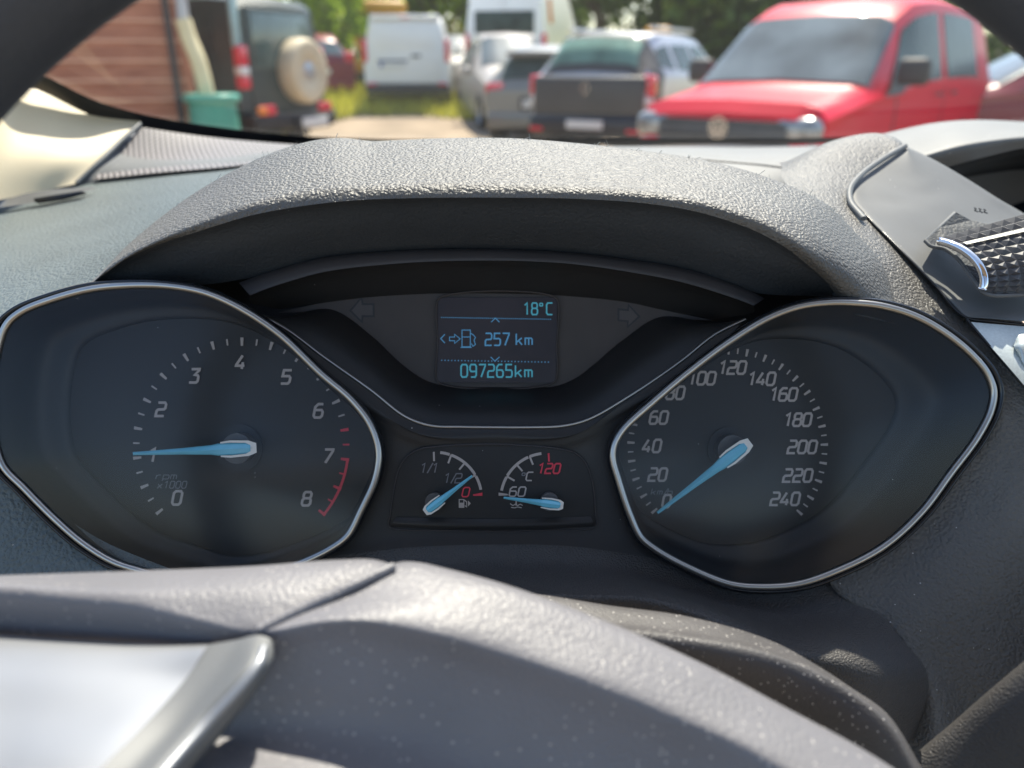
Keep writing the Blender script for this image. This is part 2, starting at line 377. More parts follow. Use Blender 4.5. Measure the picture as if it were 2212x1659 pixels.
D(loft('vent_slot', [[(-60, 437, .555), (0, 433, .55), (60, 417, .55), (120, 409, .55), (205, 404, .55)],
                     [(-60, 452, .548), (0, 448, .543), (60, 440, .543), (120, 427, .543), (205, 408, .548)]], 40, 4, M['trim']))
D(plate('vent_gap', [(72, 429), (120, 421), (178, 412), (180, 416), (130, 429), (76, 437)], .541, .004, M['frit']))
D(loft('speaker_grille', [
  [(302, 274, .640), (420, 292, .655), (520, 303, .67), (700, 316, .69), (900, 322, .70), (1050, 324, .70)],
  [(255, 332, .618), (380, 334, .625), (500, 334, .63), (660, 335, .64), (860, 335, .65), (1050, 335, .65)],
  [(200, 388, .585), (330, 374, .58), (470, 362, .578), (620, 348, .575), (830, 346, .58), (1050, 345, .58)],
  ], 110, 40, M['dots']), 'light grey dotted grille along the foot of the windscreen')
D(sweep('grille_edge', [(166, 396, .585), (220, 345, .60), (262, 304, .62), (303, 268, .64)], .0018, .0018, M['soft'], None, 40))
D(plate('grille_tab', [(610, 353), (690, 347), (692, 352), (614, 359)], .555, .003, M['trim']))
# hood over the instruments: silhouette, rolled lip, lining, ledge
SIL = [(150, 640, .330), (200, 605, .332), (270, 535, .336), (350, 468, .342), (430, 412, .348), (520, 362, .352), (620, 320, .356), (690, 303, .358), (745, 300, .358), (800, 306, .357), (860, 304, .356), (960, 300, .356), (1100, 300, .356), (1250, 311, .355), (1400, 328, .353), (1500, 343, .352), (1600, 366, .349), (1700, 401, .346), (1780, 440, .342), (1850, 508, .337), (1905, 575, .333), (1930, 650, .328)]
def shift(r, dx, dy, dd): return [(x+dx, y+dy, d+dd) for x, y, d in r]
LIP = [(175, 650, .3235), (198, 618, .321), (268, 563, .315), (347, 527, .309), (441, 496, .304), (536, 467, .301), (610, 452, .300), (690, 440, .299), (760, 433, .298), (850, 429, .298), (950, 427, .298), (1100, 427, .298), (1200, 428, .298), (1300, 432, .298), (1400, 440, .2985), (1490, 454, .299), (1570, 476, .300), (1640, 503, .301), (1700, 537, .302), (1750, 577, .308), (1788, 612, .315), (1810, 645, .322)]
def mix(a, b, t, n=60):
    A, B = arc_resample(a, n), arc_resample(b, n); return [tuple(r) for r in A*(1-t)+B*t]
def bend(r, dd, dy=0): return [(x, y+dy, d+dd) for x, y, d in r]
ledge0 = [(300, 660, .336), (380, 622, .336), (470, 612, .336), (545, 599, .336), (697, 557, .336), (837, 543, .336), (1012, 537, .336), (1222, 545, .336), (1362, 561, .336), (1471, 579, .336), (1630, 632, .336), (1800, 645, .336), (1840, 660, .336)]
D(loft('instrument_hood', [
  [(x, y+34, d+.075) for x, y, d in SIL], [(x, y+6, d+.03) for x, y, d in SIL], SIL,
  bend(mix(SIL, LIP, .14), -.006), bend(mix(SIL, LIP, .35), -.0105), bend(mix(SIL, LIP, .62), -.0115), bend(mix(SIL, LIP, .86), -.0075), LIP], 150, 60, M['leather']))
lin0 = LIP
D(loft('hood_lining', [bend(LIP, .0002), bend(mix(LIP, ledge0, .10), .003), mix(LIP, ledge0, .5), bend(ledge0, .001)], 120, 24, M['under']))  # real lining; its left end also paints shaded hood leather dark
D(plate('binnacle_back', [(330, 660), (420, 560), (600, 470), (1100, 440), (1600, 460), (1780, 560), (1880, 690), (1900, 1330), (250, 1330)], .372, .004, M['black']))
# right side of the dash: pebbled shoulder running down beside the speedometer
D(loft('dash_shoulder', [
  [(1680, 352, .50), (1800, 330, .52), (1903, 320, .53), (1940, 345, .53), (1965, 385, .53), (1995, 435, .52)],
  [(1688, 358, .455), (1800, 304, .472), (1903, 290, .475), (1944, 306, .466), (1975, 350, .462), (2005, 405, .46)],
  [(1690, 385, .415), (1770, 372, .42), (1855, 370, .428), (1930, 388, .432), (2010, 425, .435), (2070, 475, .435)],
  [(1740, 445, .372), (1820, 450, .378), (1900, 470, .386), (1980, 512, .388), (2090, 570, .385), (2160, 630, .375)],
  [(1830, 560, .338), (1900, 560, .345), (1980, 590, .349), (2070, 650, .344), (2170, 730, .332), (2290, 820, .320)],
  [(1800, 655, .324), (1910, 660, .327), (2000, 690, .330), (2085, 735, .3275), (2180, 800, .319), (2300, 890, .309)],
  [(2030, 735, .3215), (2090, 775, .3215), (2140, 810, .319), (2190, 850, .3145), (2240, 890, .310), (2320, 950, .304)],
  [(2130, 880, .316), (2145, 895, .3145), (2170, 910, .3125), (2210, 940, .3095), (2260, 980, .305), (2330, 1040, .299)],
  [(2040, 1030, .317), (2080, 1050, .315), (2120, 1070, .311), (2170, 1095, .305), (2240, 1130, .300), (2340, 1190, .294)],
  [(1900, 1180, .317), (1960, 1210, .314), (2020, 1240, .308), (2090, 1275, .304), (2190, 1320, .301), (2340, 1380, .297)],
  [(1790, 1245, .316), (1880, 1310, .311), (1960, 1370, .303), (2050, 1420, .301), (2160, 1470, .298), (2340, 1530, .294)],
  [(1900, 1380, .312), (1960, 1430, .305), (2010, 1480, .297), (2090, 1530, .298), (2190, 1570, .295), (2340, 1620, .290)],
  [(1920, 1600, .305), (1970, 1640, .298), (2030, 1670, .288), (2110, 1700, .293), (2210, 1730, .289), (2340, 1760, .284)],
  ], 60, 110, M['leather']))
# grey trim around the thumbwheel
TL = TL_ = [(1957, 317, .452), (1905, 350, .433), (1862, 384, .414), (1843, 408, .400), (1842, 430, .390), (1868, 463, .375), (1950, 545, .3505), (2020, 617, .3375), (2085, 685, .3255)]
TR = [(1961, 318, .452), (2010, 341, .447), (2080, 381, .440), (2150, 425, .433), (2245, 486, .425), (2300, 560, .39), (2310, 630, .35), (2310, 670, .334), (2300, 700, .325)]
TL = [(x, y, d+.004*min(1, k/6)) for k, (x, y, d) in enumerate(TL)]; TR = bend(TR, .004)
D(loft('wheel_trim', [bend(TL, .004, 2), TL, bend(mix(TL, TR, .12, 40), -.002), bend(mix(TL, TR, .5, 40), -.006), bend(mix(TL, TR, .9, 40), -.0025), TR, bend(TR, .006, 3)], 80, 40, M['trim']), 'smooth satin grey surround of the vent thumbwheel')
D(sweep('trim_bead', [(1956, 315, .4465), (1905, 345, .4285), (1858, 380, .4095), (1837, 408, .3955), (1837, 434, .3845), (1866, 472, .3695)], .0015, .0012, M['soft'], None, 60))
D(sweep('trim_groove', TL[5:]+[(2150, 695, .3255), (2230, 703, .3255), (2300, 712, .325)], .0006, .0006, M['frit'], None, 60))
D(loft('console_panel', [[(2092, 695, .3250), (2150, 760, .316), (2212, 832, .308), (2320, 965, .297)],
                         [(2160, 701, .3240), (2200, 760, .3145), (2250, 830, .306), (2330, 950, .295)],
                         [(2330, 714, .322), (2340, 770, .313), (2350, 840, .304), (2350, 940, .294)]], 30, 20, M['silver_panel']), 'silver blue painted console panel edge')
D(sweep('panel_gap', [(2088, 690, .3258), (2150, 762, .3165), (2214, 836, .3085), (2320, 968, .2975)], .0006, .0006, M['frit'], None, 40))
D(loft('panel_button', [[(2190, 745, .316), (2200, 725, .3165), (2260, 722, .3165)], [(2190, 747, .3145), (2205, 745, .3125), (2260, 745, .3125)], [(2200, 765, .313), (2215, 790, .310), (2260, 800, .309)]], 16, 12, M['silver_panel']))
# pocket and knurled thumbwheel
pocket = D(plate('wheel_pocket', [(1999, 521, .3485), (2030, 492, .354), (2066, 459, .360), (2098, 476, .359), (2150, 488, .356), (2330, 520, .352), (2330, 634, .330), (2128, 633, .326), (2108, 608, .330), (2082, 570, .338), (2050, 541, .344), (2020, 532, .347)], .34, .002, M['under']))
D(plate('pocket_facet', [(1998, 518, .350), (2030, 487, .374), (2062, 456, .398), (2072, 476, .378), (2084, 500, .352), (2040, 514, .3495), (2006, 526, .3485)], .34, .001, M['trim']))
D(sweep('pocket_rim', [(1998, 520, .347), (2010, 531, .345), (2040, 538, .343), (2070, 560, .338), (2095, 595, .331), (2110, 615, .327), (2126, 633, .323), (2220, 637, .323), (2330, 640, .323)], .0008, .0008, M['trim'], None, 80))
tw = empty('thumbwheel', P(2180, 560, .335), 0, 'knurled black thumbwheel with a chrome ring and one white line', 'thumbwheel')
def T(o): return under(o, tw)
NC, NR_ = 13, 12
def drum(u, v, h=0):
    # u along the axle (image right), v around the drum
    a = math.radians(-62 + 150*v)
    rad = .0112 + h*.8
    c = P(2000 + 105*v + 26*math.sin(v*3.14) + 330*u, 577 - 95*u*(1-v), .345 - .019*v - .004*u)
    return c + CU*(math.sin(math.radians(70 - 150*v))*rad) - CF*(math.cos(math.radians(70 - 150*v))*rad)
vs, fs = [], []
for j in range(NR_*2+1):
    for i in range(NC*2+1):
        hh = .0016 if (i % 2 and j % 2) else 0
        vs.append(drum(.02 + i/(NC*2)*.98, j/(NR_*2), hh))
w_ = NC*2+1
for j in range(0, NR_*2, 2):
    for i in range(0, NC*2, 2):
        c = (j+1)*w_+i+1
        ring = [j*w_+i, j*w_+i+1, j*w_+i+2, (j+1)*w_+i+2, (j+2)*w_+i+2, (j+2)*w_+i+1, (j+2)*w_+i, (j+1)*w_+i]
        for q in range(8): fs.append((c, ring[(q+1) % 8], ring[q]))
T(mesh('knurled_drum', vs, fs, M['knurl']))
ringv = [drum(0.008, .06+.80*j/30, .0002) for j in range(31)]
def wsweep(name, w, r, mt, ns=10, fl=1.0):
    n = len(w); vs, fs = [], []
    for i in range(n):
        T_ = (w[min(i+1, n-1)]-w[max(i-1, 0)]).normalized(); N = T_.cross(CR).normalized(); B = T_.cross(N)
        for j in range(ns):
            th = 2*math.pi*j/ns; vs.append(w[i]+N*r*math.cos(th)*fl+B*r*math.sin(th))
    for i in range(n-1):
        for j in range(ns):
            k = (j+1) % ns; fs.append((i*ns+j, i*ns+k, (i+1)*ns+k, (i+1)*ns+j))
    fs += [tuple(range(ns)), tuple((n-1)*ns+j for j in reversed(range(ns)))]
    return mesh(name, vs, fs, mt, None, 180)
T(wsweep('chrome_ring', ringv, .0017, M['chrome_shiny']))
sv = [drum(.05 + .9*i/20, .20, .0017) for i in range(21)]; sv2 = [drum(.05 + .9*i/20, .235, .0017) for i in range(21)]
T(mesh('white_line', sv+sv2, [(i, i+1, i+22, i+21) for i in range(20)], M['stripe']))
# airflow symbol on the trim
ic = Ink(.3905)
for k in range(3):
    ic.line([(2104+k*10+math.sin(t/7*6.28)*3.0+t*.9, 449+t*1.1+k*1.6) for t in range(0, 9)], 2.4)
D(ic.build('airflow_symbol', [M['frit']], None))
# hooded centre screen on the right
D(loft('screen_hood', [
  [(1800, 330, .64), (1903, 305, .64), (2015, 280, .64), (2103, 272, .64), (2212, 274, .64), (2380, 285, .64)],
  [(1810, 312, .60), (1903, 290, .60), (2015, 266, .60), (2103, 259, .60), (2212, 263, .60), (2380, 275, .60)],
  [(1870, 362, .525), (1984, 330, .515), (2068, 308, .51), (2138, 298, .51), (2212, 291, .51), (2380, 288, .51)],
  [(1885, 372, .520), (1995, 339, .508), (2075, 316, .504), (2142, 305, .504), (2212, 298, .504), (2380, 295, .504)],
  [(1930, 400, .525), (2047, 361, .515), (2100, 346, .51), (2145, 335, .51), (2212, 320, .51), (2380, 314, .51)],
  ], 60, 36, M['soft']), 'sloping grey hood over the dark centre screen')
D(loft('centre_screen', [
  [(1925, 398, .53), (2047, 359, .525), (2100, 344, .52), (2145, 333, .52), (2212, 318, .52), (2380, 312, .52)],
  [(1930, 440, .60), (2050, 420, .60), (2100, 405, .60), (2150, 395, .60), (2212, 385, .60), (2380, 380, .60)],
  [(1930, 560, .585), (2050, 560, .585), (2100, 560, .585), (2150, 560, .585), (2212, 560, .585), (2380, 560, .585)],
  ], 30, 20, M['screen']))

# the rest of the dash, towards the passenger and towards the driver's door
D(loft('passenger_dash', [[(2345, 255, .74), (2700, 225, .735), (3300, 205, .72)], [(2375, 280, .635), (2800, 285, .63), (3500, 300, .62)], [(2378, 300, .515), (2900, 315, .51), (3800, 335, .50)], [(2378, 560, .50), (2900, 590, .50), (3900, 620, .48)], [(2400, 1300, .46), (2900, 1350, .45), (3900, 1450, .42)]], 30, 24, M['soft']))
D(loft('centre_stack', [[(2305, 690, .335), (2800, 715, .345), (3400, 700, .37)], [(2335, 1000, .304), (2800, 1050, .312), (3400, 1050, .345)], [(2345, 1760, .262), (2800, 1800, .275), (3400, 1800, .31)], [(2345, 2600, .25), (2800, 2600, .26), (3400, 2600, .30)]], 24, 24, M['trim']))
D(loft('driver_side_dash', [[(-140, 448, .607), (-280, 455, .60), (-420, 470, .585)], [(-145, 640, .386), (-520, 670, .38), (-900, 700, .37)], [(-150, 770, .329), (-620, 810, .335), (-1150, 850, .33)], [(-250, 1420, .296), (-700, 1460, .300), (-1300, 1500, .305)]], 24, 24, M['leather_skylit']))
# =================================================================== INSTRUMENT CLUSTER
clu = empty('instrument_cluster', P(1072, 960, .335), 0, 'black instrument cluster with chrome ringed dials and a blue lettered trip display', 'instruments')
def K(o, label=None, parent=None):
    under(o, clu if parent is None else parent)
    if label: o['label'] = label
    return o
def sub(name, loc):
    o = empty(name, (0, 0, 0)); o.location = loc; under(o, clu); return o
LOUT = [(826, 978), (818, 1037), (789, 1102), (756, 1163), (719, 1191), (630, 1232), (500, 1272), (420, 1275), (308, 1242), (243, 1221), (177, 1181), (117, 1130), (47, 1060), (0, 1010), (-22, 930), (-22, 830), (0, 700), (40, 668), (120, 636), (200, 616), (275, 609), (345, 609), (406, 616), (448, 626), (513, 654), (607, 715), (700, 803), (765, 859), (807, 915)]
ROUT = [(1791, 646), (1850, 647), (1904, 653), (1976, 674), (2039, 708), (2102, 758), (2140, 804), (2154, 846), (2148, 888), (2119, 947), (2060, 1027), (1997, 1111), (1913, 1187), (1808, 1241), (1724, 1269), (1640, 1275), (1577, 1269), (1493, 1237), (1409, 1191), (1379, 1166), (1354, 1115), (1329, 1040), (1316, 989), (1320, 960), (1337, 928), (1409, 860), (1493, 790), (1577, 728), (1661, 678), (1724, 655)]
LOUT[15:17] = [(-14, 760), (10, 694)]
def scale(pts, c, s, d=None): return [((p[0]-c[0])*s+c[0], (p[1]-c[1])*s+c[1]) + (() if d is None else (d,)) for p in pts]
def inset(pts, w):
    a = spl(pts, 160, True); n = len(a); t = np.roll(a, -2, 0)-np.roll(a, 2, 0); t /= np.linalg.norm(t, axis=1)[:, None]
    nrm = np.stack([-t[:, 1], t[:, 0]], 1); c = a.mean(0)
    if ((c-a)*nrm).sum() < 0: nrm = -nrm
    return [tuple(x) for x in a+nrm*w]
def gauge(kind, out, oc, os_, dial_d):
    c = np.mean(out, 0); g = sub(kind, P(c[0], c[1], .33))
    mid = inset(out, 7.5)
    K(sweep('chrome_bezel', [(x, y, .3115) for x, y in mid], .00135, .0013, M['chrome'], None, 220, True, 14), None, g)
    K(sweep('bezel_skirt', [(x, y, .3160) for x, y in inset(out, 3)], .0016, .005, M['piano'], None, 220, True, 10), None, g)
    inn = inset(out, 15)
    oval = scale(inn, oc, os_)
    K(loft('bowl', [[(x, y, .3125) for x, y in inn], [(x, y, .318) for x, y in scale(inn, oc, .97)], [(x, y, dial_d-.004) for x, y in scale(inn, oc, os_*.6+.4)], [(x, y, dial_d-.0015) for x, y in scale(inn, oc, os_+.01)], [(x, y, dial_d) for x, y in oval]], 160, 22, M['bowl'], None, 180, True), None, g)
    K(plate('dial_face', oval, dial_d+.0003, .001, M['dial']), None, g)
    # clear lens, bulging slightly
    li = inset(out, 12)
    cx, cy = np.mean(li, 0)
    K(loft('lens', [[(x, y, .3118) for x, y in li]] + [[(x, y, .3118-.004*(1-s*s)) for x, y in scale(li, (cx, cy), s)] for s in (.85, .6, .35, .1, .004)], 120, 24, M['lens'], None, 180, True), None, g)
    return g
def ticks(ink, cx, cy, R, a0, a1, n, major, Lm, Ls, wm, ws, red=None):
    for i in range(n+1):
        a = math.radians(a0+(a1-a0)*i/n); mj = i % major == 0
        r1 = R; r0 = R-(Lm if mj else Ls)
        if not mj: r1 -= (Lm-Ls)*.35; r0 -= (Lm-Ls)*.35
        ca, sa = math.cos(a), -math.sin(a); w1, w0 = (wm, wm*.7) if mj else (ws, ws*.8)
        px, py = -sa, ca
        m = 1 if (red and i >= red) else 0
        ink.poly([(cx+ca*r1+px*w1/2, cy+sa*r1+py*w1/2), (cx+ca*r1-px*w1/2, cy+sa*r1-py*w1/2), (cx+ca*r0-px*w0/2, cy+sa*r0-py*w0/2), (cx+ca*r0+px*w0/2, cy+sa*r0+py*w0/2)], m)
def needle(parent, tip, tail, w, d, th=.003, frame=.28, uw=1.0):
    """blue pointer with a pale U-shaped edge round its heel"""
    a, b = np.array(tip, float), np.array(tail, float); L = np.linalg.norm(a-b); t = (a-b)/L; n = np.array([-t[1], t[0]])
    def q(s, o, dd): p = b+t*s*L+n*o; return P(p[0], p[1], dd)
    prof = [(.035, .34), (.07, .44), (.18, .5), (.30, .5), (.36, .40), (.60, .27), (1.0, .13)]
    vs, fs = [], []
    for s, o in prof:
        vs += [q(s, -o*w, d+th*.6), q(s, -o*w*.75, d), q(s, 0, d-th*.35), q(s, o*w*.75, d), q(s, o*w, d+th*.6)]
    for i in range(len(prof)-1):
        for j in range(4): fs.append((i*5+j, i*5+j+1, (i+1)*5+j+1, (i+1)*5+j))
    fs += [(0, 1, 2, 3, 4), tuple(reversed([len(vs)-5+j for j in range(5)]))]
    nd = K(mesh('needle', vs, fs, M['needle'], None, 30), None, parent)
    # pale heel frame
    o1 = [(frame, .62), (.20, .72), (.05, .64), (-.015, .40), (-.015, -.40), (.05, -.64), (.20, -.72), (frame, -.62)]
    i1 = [(frame, .50), (.20, .54), (.075, .46), (.035, .26), (.035, -.26), (.075, -.46), (.20, -.54), (frame, -.50)]
    vs, fs = [], []
    for (s, o), (s2, o2) in zip(o1, i1):
        vs += [q(s, o*w, d-th*.1), q(s2, o2*w, d-th*.1), q(s, o*w, d+th), q(s2, o2*w, d+th)]
    for i in range(7):
        k = i*4; fs += [(k, k+1, k+5, k+4), (k+2, k, k+4, k+6), (k+1, k+3, k+7, k+5)]
    K(mesh('needle_heel', vs, fs, M['needle_w'], None, None), None, parent)
def cap(parent, cx, cy, r, d0, d1):
    pts = [(cx+r*math.cos(t/40*6.2832), cy+r*math.sin(t/40*6.2832)) for t in range(40)]
    K(plate('needle_cap', pts, d1, d0-d1, M['cap']), None, parent)
def collar(parent, cx, cy, r, d):
    pts = [(cx+r*math.cos(t/48*6.2832), cy+r*math.sin(t/48*6.2832)) for t in range(48)]
    K(plate('cap_recess', pts, d, .0004, M['outline']), None, parent)

# ---- rev counter
tac = gauge('rev_counter', LOUT, (800, 950), .80, .340); tac['label'] = 'rev counter from 0 to 8, its blue needle level at 1'
dk = .3396
ink = Ink(dk); C0 = (521, 964)
ticks(ink, C0[0], C0[1], 235, 218.6, -39.4, 32, 2, 18, 14, 7, 4, 26)
a0 = [(C0[0]+r*math.cos(math.radians(a)), C0[1]-r*math.sin(math.radians(a))) for r in (235,) for a in np.linspace(-6.5, -39.6, 30)]
ink.line([(C0[0]+231.5*math.cos(math.radians(a)), C0[1]-231.5*math.sin(math.radians(a))) for a in np.linspace(-7.1, -39.6, 30)], 5.5, 1)
Z = .4668
for t, x, y in (('0', 820, 1143), ('2', 745, 733), ('3', 900, 578), ('4', 1115, 515), ('5', 1325, 583), ('6', 1475, 740), ('7', 1517, 950), ('8', 1420, 1147), ('1', 707, 945)):
    ink.text(t, x*Z, y*Z+542, 29, .62, .2, .2, .19)
ink.text('rpm', 770*Z, 1040*Z+542, 14.5, .85, .28, .25, .11, 2); ink.text('x1000', 797*Z, 1082*Z+542, 15, .62, .25, .25, .12, 2)
K(ink.build('scale_markings', [M['mark_w'], M['mark_r'], M['mark_d']], None), None, tac)
collar(tac, 515, 968, 52, .3392); cap(tac, 511, 969, 33, .3392, .3325)
needle(tac, (287, 980), (550, 967.5), 26, .3275)
# ---- speedometer
spd = gauge('speedometer', ROUT, (1350, 935), .74, .342); spd['label'] = 'speedometer up to 240, its blue needle resting on zero'
ink = Ink(.3416); C0 = (1571.7, 967)
ticks(ink, C0[0], C0[1], 217, 220.8, -42, 48, 2, 16, 12, 6, 3.4)
Z = .4202
for t, x, y in (('0', 375, 1102), ('20', 330, 965), ('40', 300, 818), ('60', 335, 672), ('80', 420, 545), ('100', 555, 470), ('120', 712, 415), ('140', 862, 473), ('160', 975, 553), ('180', 1048, 683), ('200', 1073, 823), ('220', 1050, 970), ('240', 985, 1090)):
    cw = .58 if len(t) < 3 else .60
    ink.text(t, x*Z+1282.6, y*Z+619.6, 27, cw, .21 if '1' not in t else .17, .2, .185)
ink.text('km/h', 357*Z+1282.6, 1053*Z+619.6, 13, .78, .26, .25, .12, 2)
K(ink.build('scale_markings', [M['mark_w'], M['mark_r'], M['mark_d']], None), None, spd)
collar(spd, 1577, 970, 48, .3412); cap(spd, 1583, 972, 32, .3412, .335)
needle(spd, (1420, 1108), (1618, 957), 25, .330)
# ---- upper display pod
L0 = [(516, 611, .3345), (545, 600, .3345), (610, 579, .3345), (697, 557, .3345), (837, 543, .3345), (1012, 537.5, .3345), (1222, 545, .3345), (1362, 561, .3345), (1471, 579, .3345), (1560, 605, .3345), (1630, 633, .3345), (1652, 645, .3345)]
L1 = [(540, 638, .3305), (575, 624, .3305), (630, 606, .3305), (697, 588, .3305), (837, 571, .3305), (1012, 563, .3305), (1222, 569, .3305), (1362, 588, .3305), (1471, 609, .3305), (1550, 632, .3305), (1608, 652, .3305), (1628, 660, .3305)]
BEAD = [(545, 672, .3225), (620, 712, .3225), (697, 769, .3225), (802, 843, .3225), (880, 902, .3225), (930, 919, .3225), (1000, 922, .3225), (1072, 923, .3225), (1140, 923, .3225), (1215, 920, .3225), (1265, 908, .3225), (1362, 854, .3225), (1471, 780, .3225), (1545, 722, .3225), (1610, 690, .3225)]
PT = [(600, 668, .350), (714, 652, .350), (785, 643, .350), (942, 634, .350), (1072, 634, .350), (1205, 638, .350), (1362, 654, .350), (1425, 668, .350), (1540, 690, .350)]
PB = [(600, 690, .350), (714, 668, .350), (802, 725, .350), (872, 790, .350), (921, 822, .350), (963, 834, .350), (1072, 836, .350), (1201, 834, .350), (1243, 817, .350), (1345, 735, .350), (1425, 685, .350), (1540, 700, .350)]
K(loft('display_ledge', [L0, bend(mix(L0, L1, .25, 40), -.0016), bend(mix(L0, L1, .8, 40), -.0008), L1], 90, 14, M['ledge']), 'curved grey brown ledge above the trip display')
K(loft('display_recess', [bend(L1, .0004, 1), bend(L1, .006, 14), PT], 90, 12, M['black']))
K(loft('display_wall', [PB, bend(mix(PB, BEAD, .55, 40), -.006), bend(BEAD, .0005)], 100, 14, M['black']))
pan = K(plate('display_panel', [(600, 675), (714, 650), (785, 641), (942, 632), (1072, 631), (1205, 636), (1362, 652), (1425, 668), (1540, 692), (1425, 688), (1345, 737), (1243, 819), (1201, 836), (1072, 838), (963, 836), (921, 825), (872, 792), (802, 728), (714, 672)], .3504, .001, M['panel']), 'brown grey display surround with two dark turn arrows')
K(sweep('lower_bead', BEAD, .0007, .0012, M['chrome'], None, 120))  # chrome used here for the highlight along the lower edge
scr = [(951, 643), (1200, 643), (1204, 648), (1203, 745), (1200, 822), (1195, 827), (948, 826), (944, 821), (945, 740), (946, 648)]
s_ = K(plate('trip_display', scr, .3490, .001, M['lcd']), 'small dark screen lettered in cyan')
K(sweep('display_frame', [(x, y, .3488) for x, y in scr], .0004, .0004, M['panel'], None, 120, True, 8))
ink = Ink(.34885)
ink.text('18', 1146, 667, 25, .5, .2, .0, .13, 0); ink.text('o', 1169, 664, 17, .62, .2, 0, .15, 0); ink.text('C', 1187, 667, 25, .5, .2, 0, .13, 0)
for x in np.arange(953, 1190, 4.2): ink.poly([(x, 684.5+(x-953)*.017), (x+2, 684.5+(x-953)*.017), (x+2, 686.8+(x-953)*.017), (x, 686.8+(x-953)*.017)], 1)
for x in np.arange(953, 1190, 7.2): ink.poly([(x, 777+(x-953)*.017), (x+2.4, 777+(x-953)*.017), (x+2.4, 779.6+(x-953)*.017), (x, 779.6+(x-953)*.017)], 1)
ink.line([(1061, 696), (1070, 687), (1079, 696)], 2, 1); ink.line([(1060, 771), (1069, 780), (1079, 771)], 2, 1)
ink.line([(961, 722), (952, 731.5), (961, 741)], 2.2, 1)
ink.line([(971, 728), (982, 728), (982, 722), (994, 732), (982, 742), (982, 736), (971, 736)], 1.9, 1, True)
ink.line([(998, 713), (1016, 713), (1016, 749), (998, 749)], 2, 1, True); ink.line([(999, 728), (1015, 728)], 1.8, 1)
ink.line([(995, 750.5), (1019, 750.5)], 2, 1); ink.line([(1017, 720), (1023, 724), (1027, 729), (1024, 735), (1027, 744), (1022, 748), (1018, 742)], 1.9, 1)
ink.text('257', 1074, 733, 26, .52, .2, 0, .13, 1); ink.text('km', 1132, 733, 24, .62, .22, 0, .13, 1)
ink.text('097265', 1051, 801, 27, .50, .215, 0, .13, 0); ink.text('km', 1131, 802, 25, .62, .22, 0, .13, 0)
K(ink.build('display_text', [M['lcd_t'], M['lcd_b']], None))
# turn arrows
ar = [(757, 671), (781, 643), (783, 657), (807, 657), (807, 683), (783, 683), (782, 696)]
ink = Ink(.3502); ink.poly(ar, 0); ink.line(ar, 4.2, 1, True)
K(ink.build('turn_arrow', [M['arrow'], M['outline']], None))
ink = Ink(.3502)
ar2 = [(1381, 684), (1358, 659), (1357, 670), (1336, 668), (1336, 692), (1356, 694), (1356, 706)]
ink.poly(ar2, 0); ink.line(ar2, 4.2, 1, True)
K(ink.build('turn_arrow', [M['arrow'], M['outline']], None))

# ---- black base between the dials
def lrow(l, mid, r, d): return [(*l, d)]+[(*m, d) for m in mid]+[(*r, d)]
K(loft('cluster_base', [
  [(p[0], p[1], .3222) for p in BEAD],
  [(600, 722, .3205), (700, 805, .3205), (800, 870, .3205), (893, 930, .3205), (1072, 940, .3205), (1260, 930, .3205), (1350, 868, .3205), (1440, 825, .3205), (1560, 740, .3205)],
  lrow((765, 866), [(820, 910), (900, 948), (1072, 956), (1245, 948), (1330, 912)], (1390, 882), .3212),
  lrow((818, 975), [(860, 980), (960, 985), (1072, 985), (1190, 985), (1290, 980)], (1328, 975), .3225),
  lrow((800, 1065), [(860, 1065), (960, 1065), (1072, 1065), (1190, 1065), (1290, 1065)], (1342, 1065), .3225),
  lrow((752, 1155), [(840, 1150), (960, 1150), (1072, 1150), (1190, 1150), (1300, 1150)], (1385, 1160), .3212),
  lrow((640, 1215), [(800, 1190), (930, 1180), (1072, 1178), (1200, 1180), (1330, 1192)], (1460, 1215), .3195),
  ], 70, 50, M['black']))
# ---- small dials
pod_o = [(840, 1136), (843, 1112), (850, 1062), (859, 1020), (868, 1000), (882, 984), (905, 971), (950, 964), (1018, 960), (1072, 959.5), (1109, 961), (1160, 964), (1211, 970), (1245, 980), (1264, 998), (1276, 1025), (1283, 1060), (1287, 1110), (1288, 1134), (1280, 1140), (1180, 1145), (1060, 1147), (940, 1145), (850, 1141)]
pod = sub('twin_gauge', P(1064, 1050, .322)); pod['label'] = 'small panel holding the fuel and coolant dials'
K(plate('gauge_face', pod_o, .3216, .002, M['dial'], None, 120), None, pod)
K(sweep('gauge_bead', [(x, y, .3212) for x, y in pod_o], .00035, .0006, M['ledge'], None, 160, True, 8), None, pod)  # paler bead stands for the thin highlight on the pod edge
K(loft('gauge_sill', [[(856, 1117, .3211), (950, 1119, .3211), (1064, 1121, .3211), (1180, 1119, .3211), (1276, 1115, .3211)], [(848, 1128, .3198), (950, 1133, .3198), (1064, 1134, .3198), (1180, 1133, .3198), (1281, 1127, .3198)], [(842, 1138, .3205), (950, 1143, .3205), (1064, 1145, .3205), (1180, 1143, .3205), (1286, 1137, .3205)]], 40, 8, M['black']), None, pod)
ink = Ink(.32135)
def arc(cx, cy, r, a, b, w, m): ink.line([(cx+r*math.cos(math.radians(t)), cy-r*math.sin(math.radians(t))) for t in np.linspace(a, b, 16)], w, m)
fc = (940.5, 1077); R = 100
for a, b in ((84, 72), (70, 31), (29, 11)): arc(fc[0], fc[1], R, a, b, 6, 0)
for a, m_ in ((92, 0), (70, 0), (50.5, 0), (30.5, 0)):
    ca, sa = math.cos(math.radians(a)), -math.sin(math.radians(a)); ink.line([(fc[0]+ca*(R+1), fc[1]+sa*(R+1)), (fc[0]+ca*(R-19), fc[1]+sa*(R-19))], 4, m_)
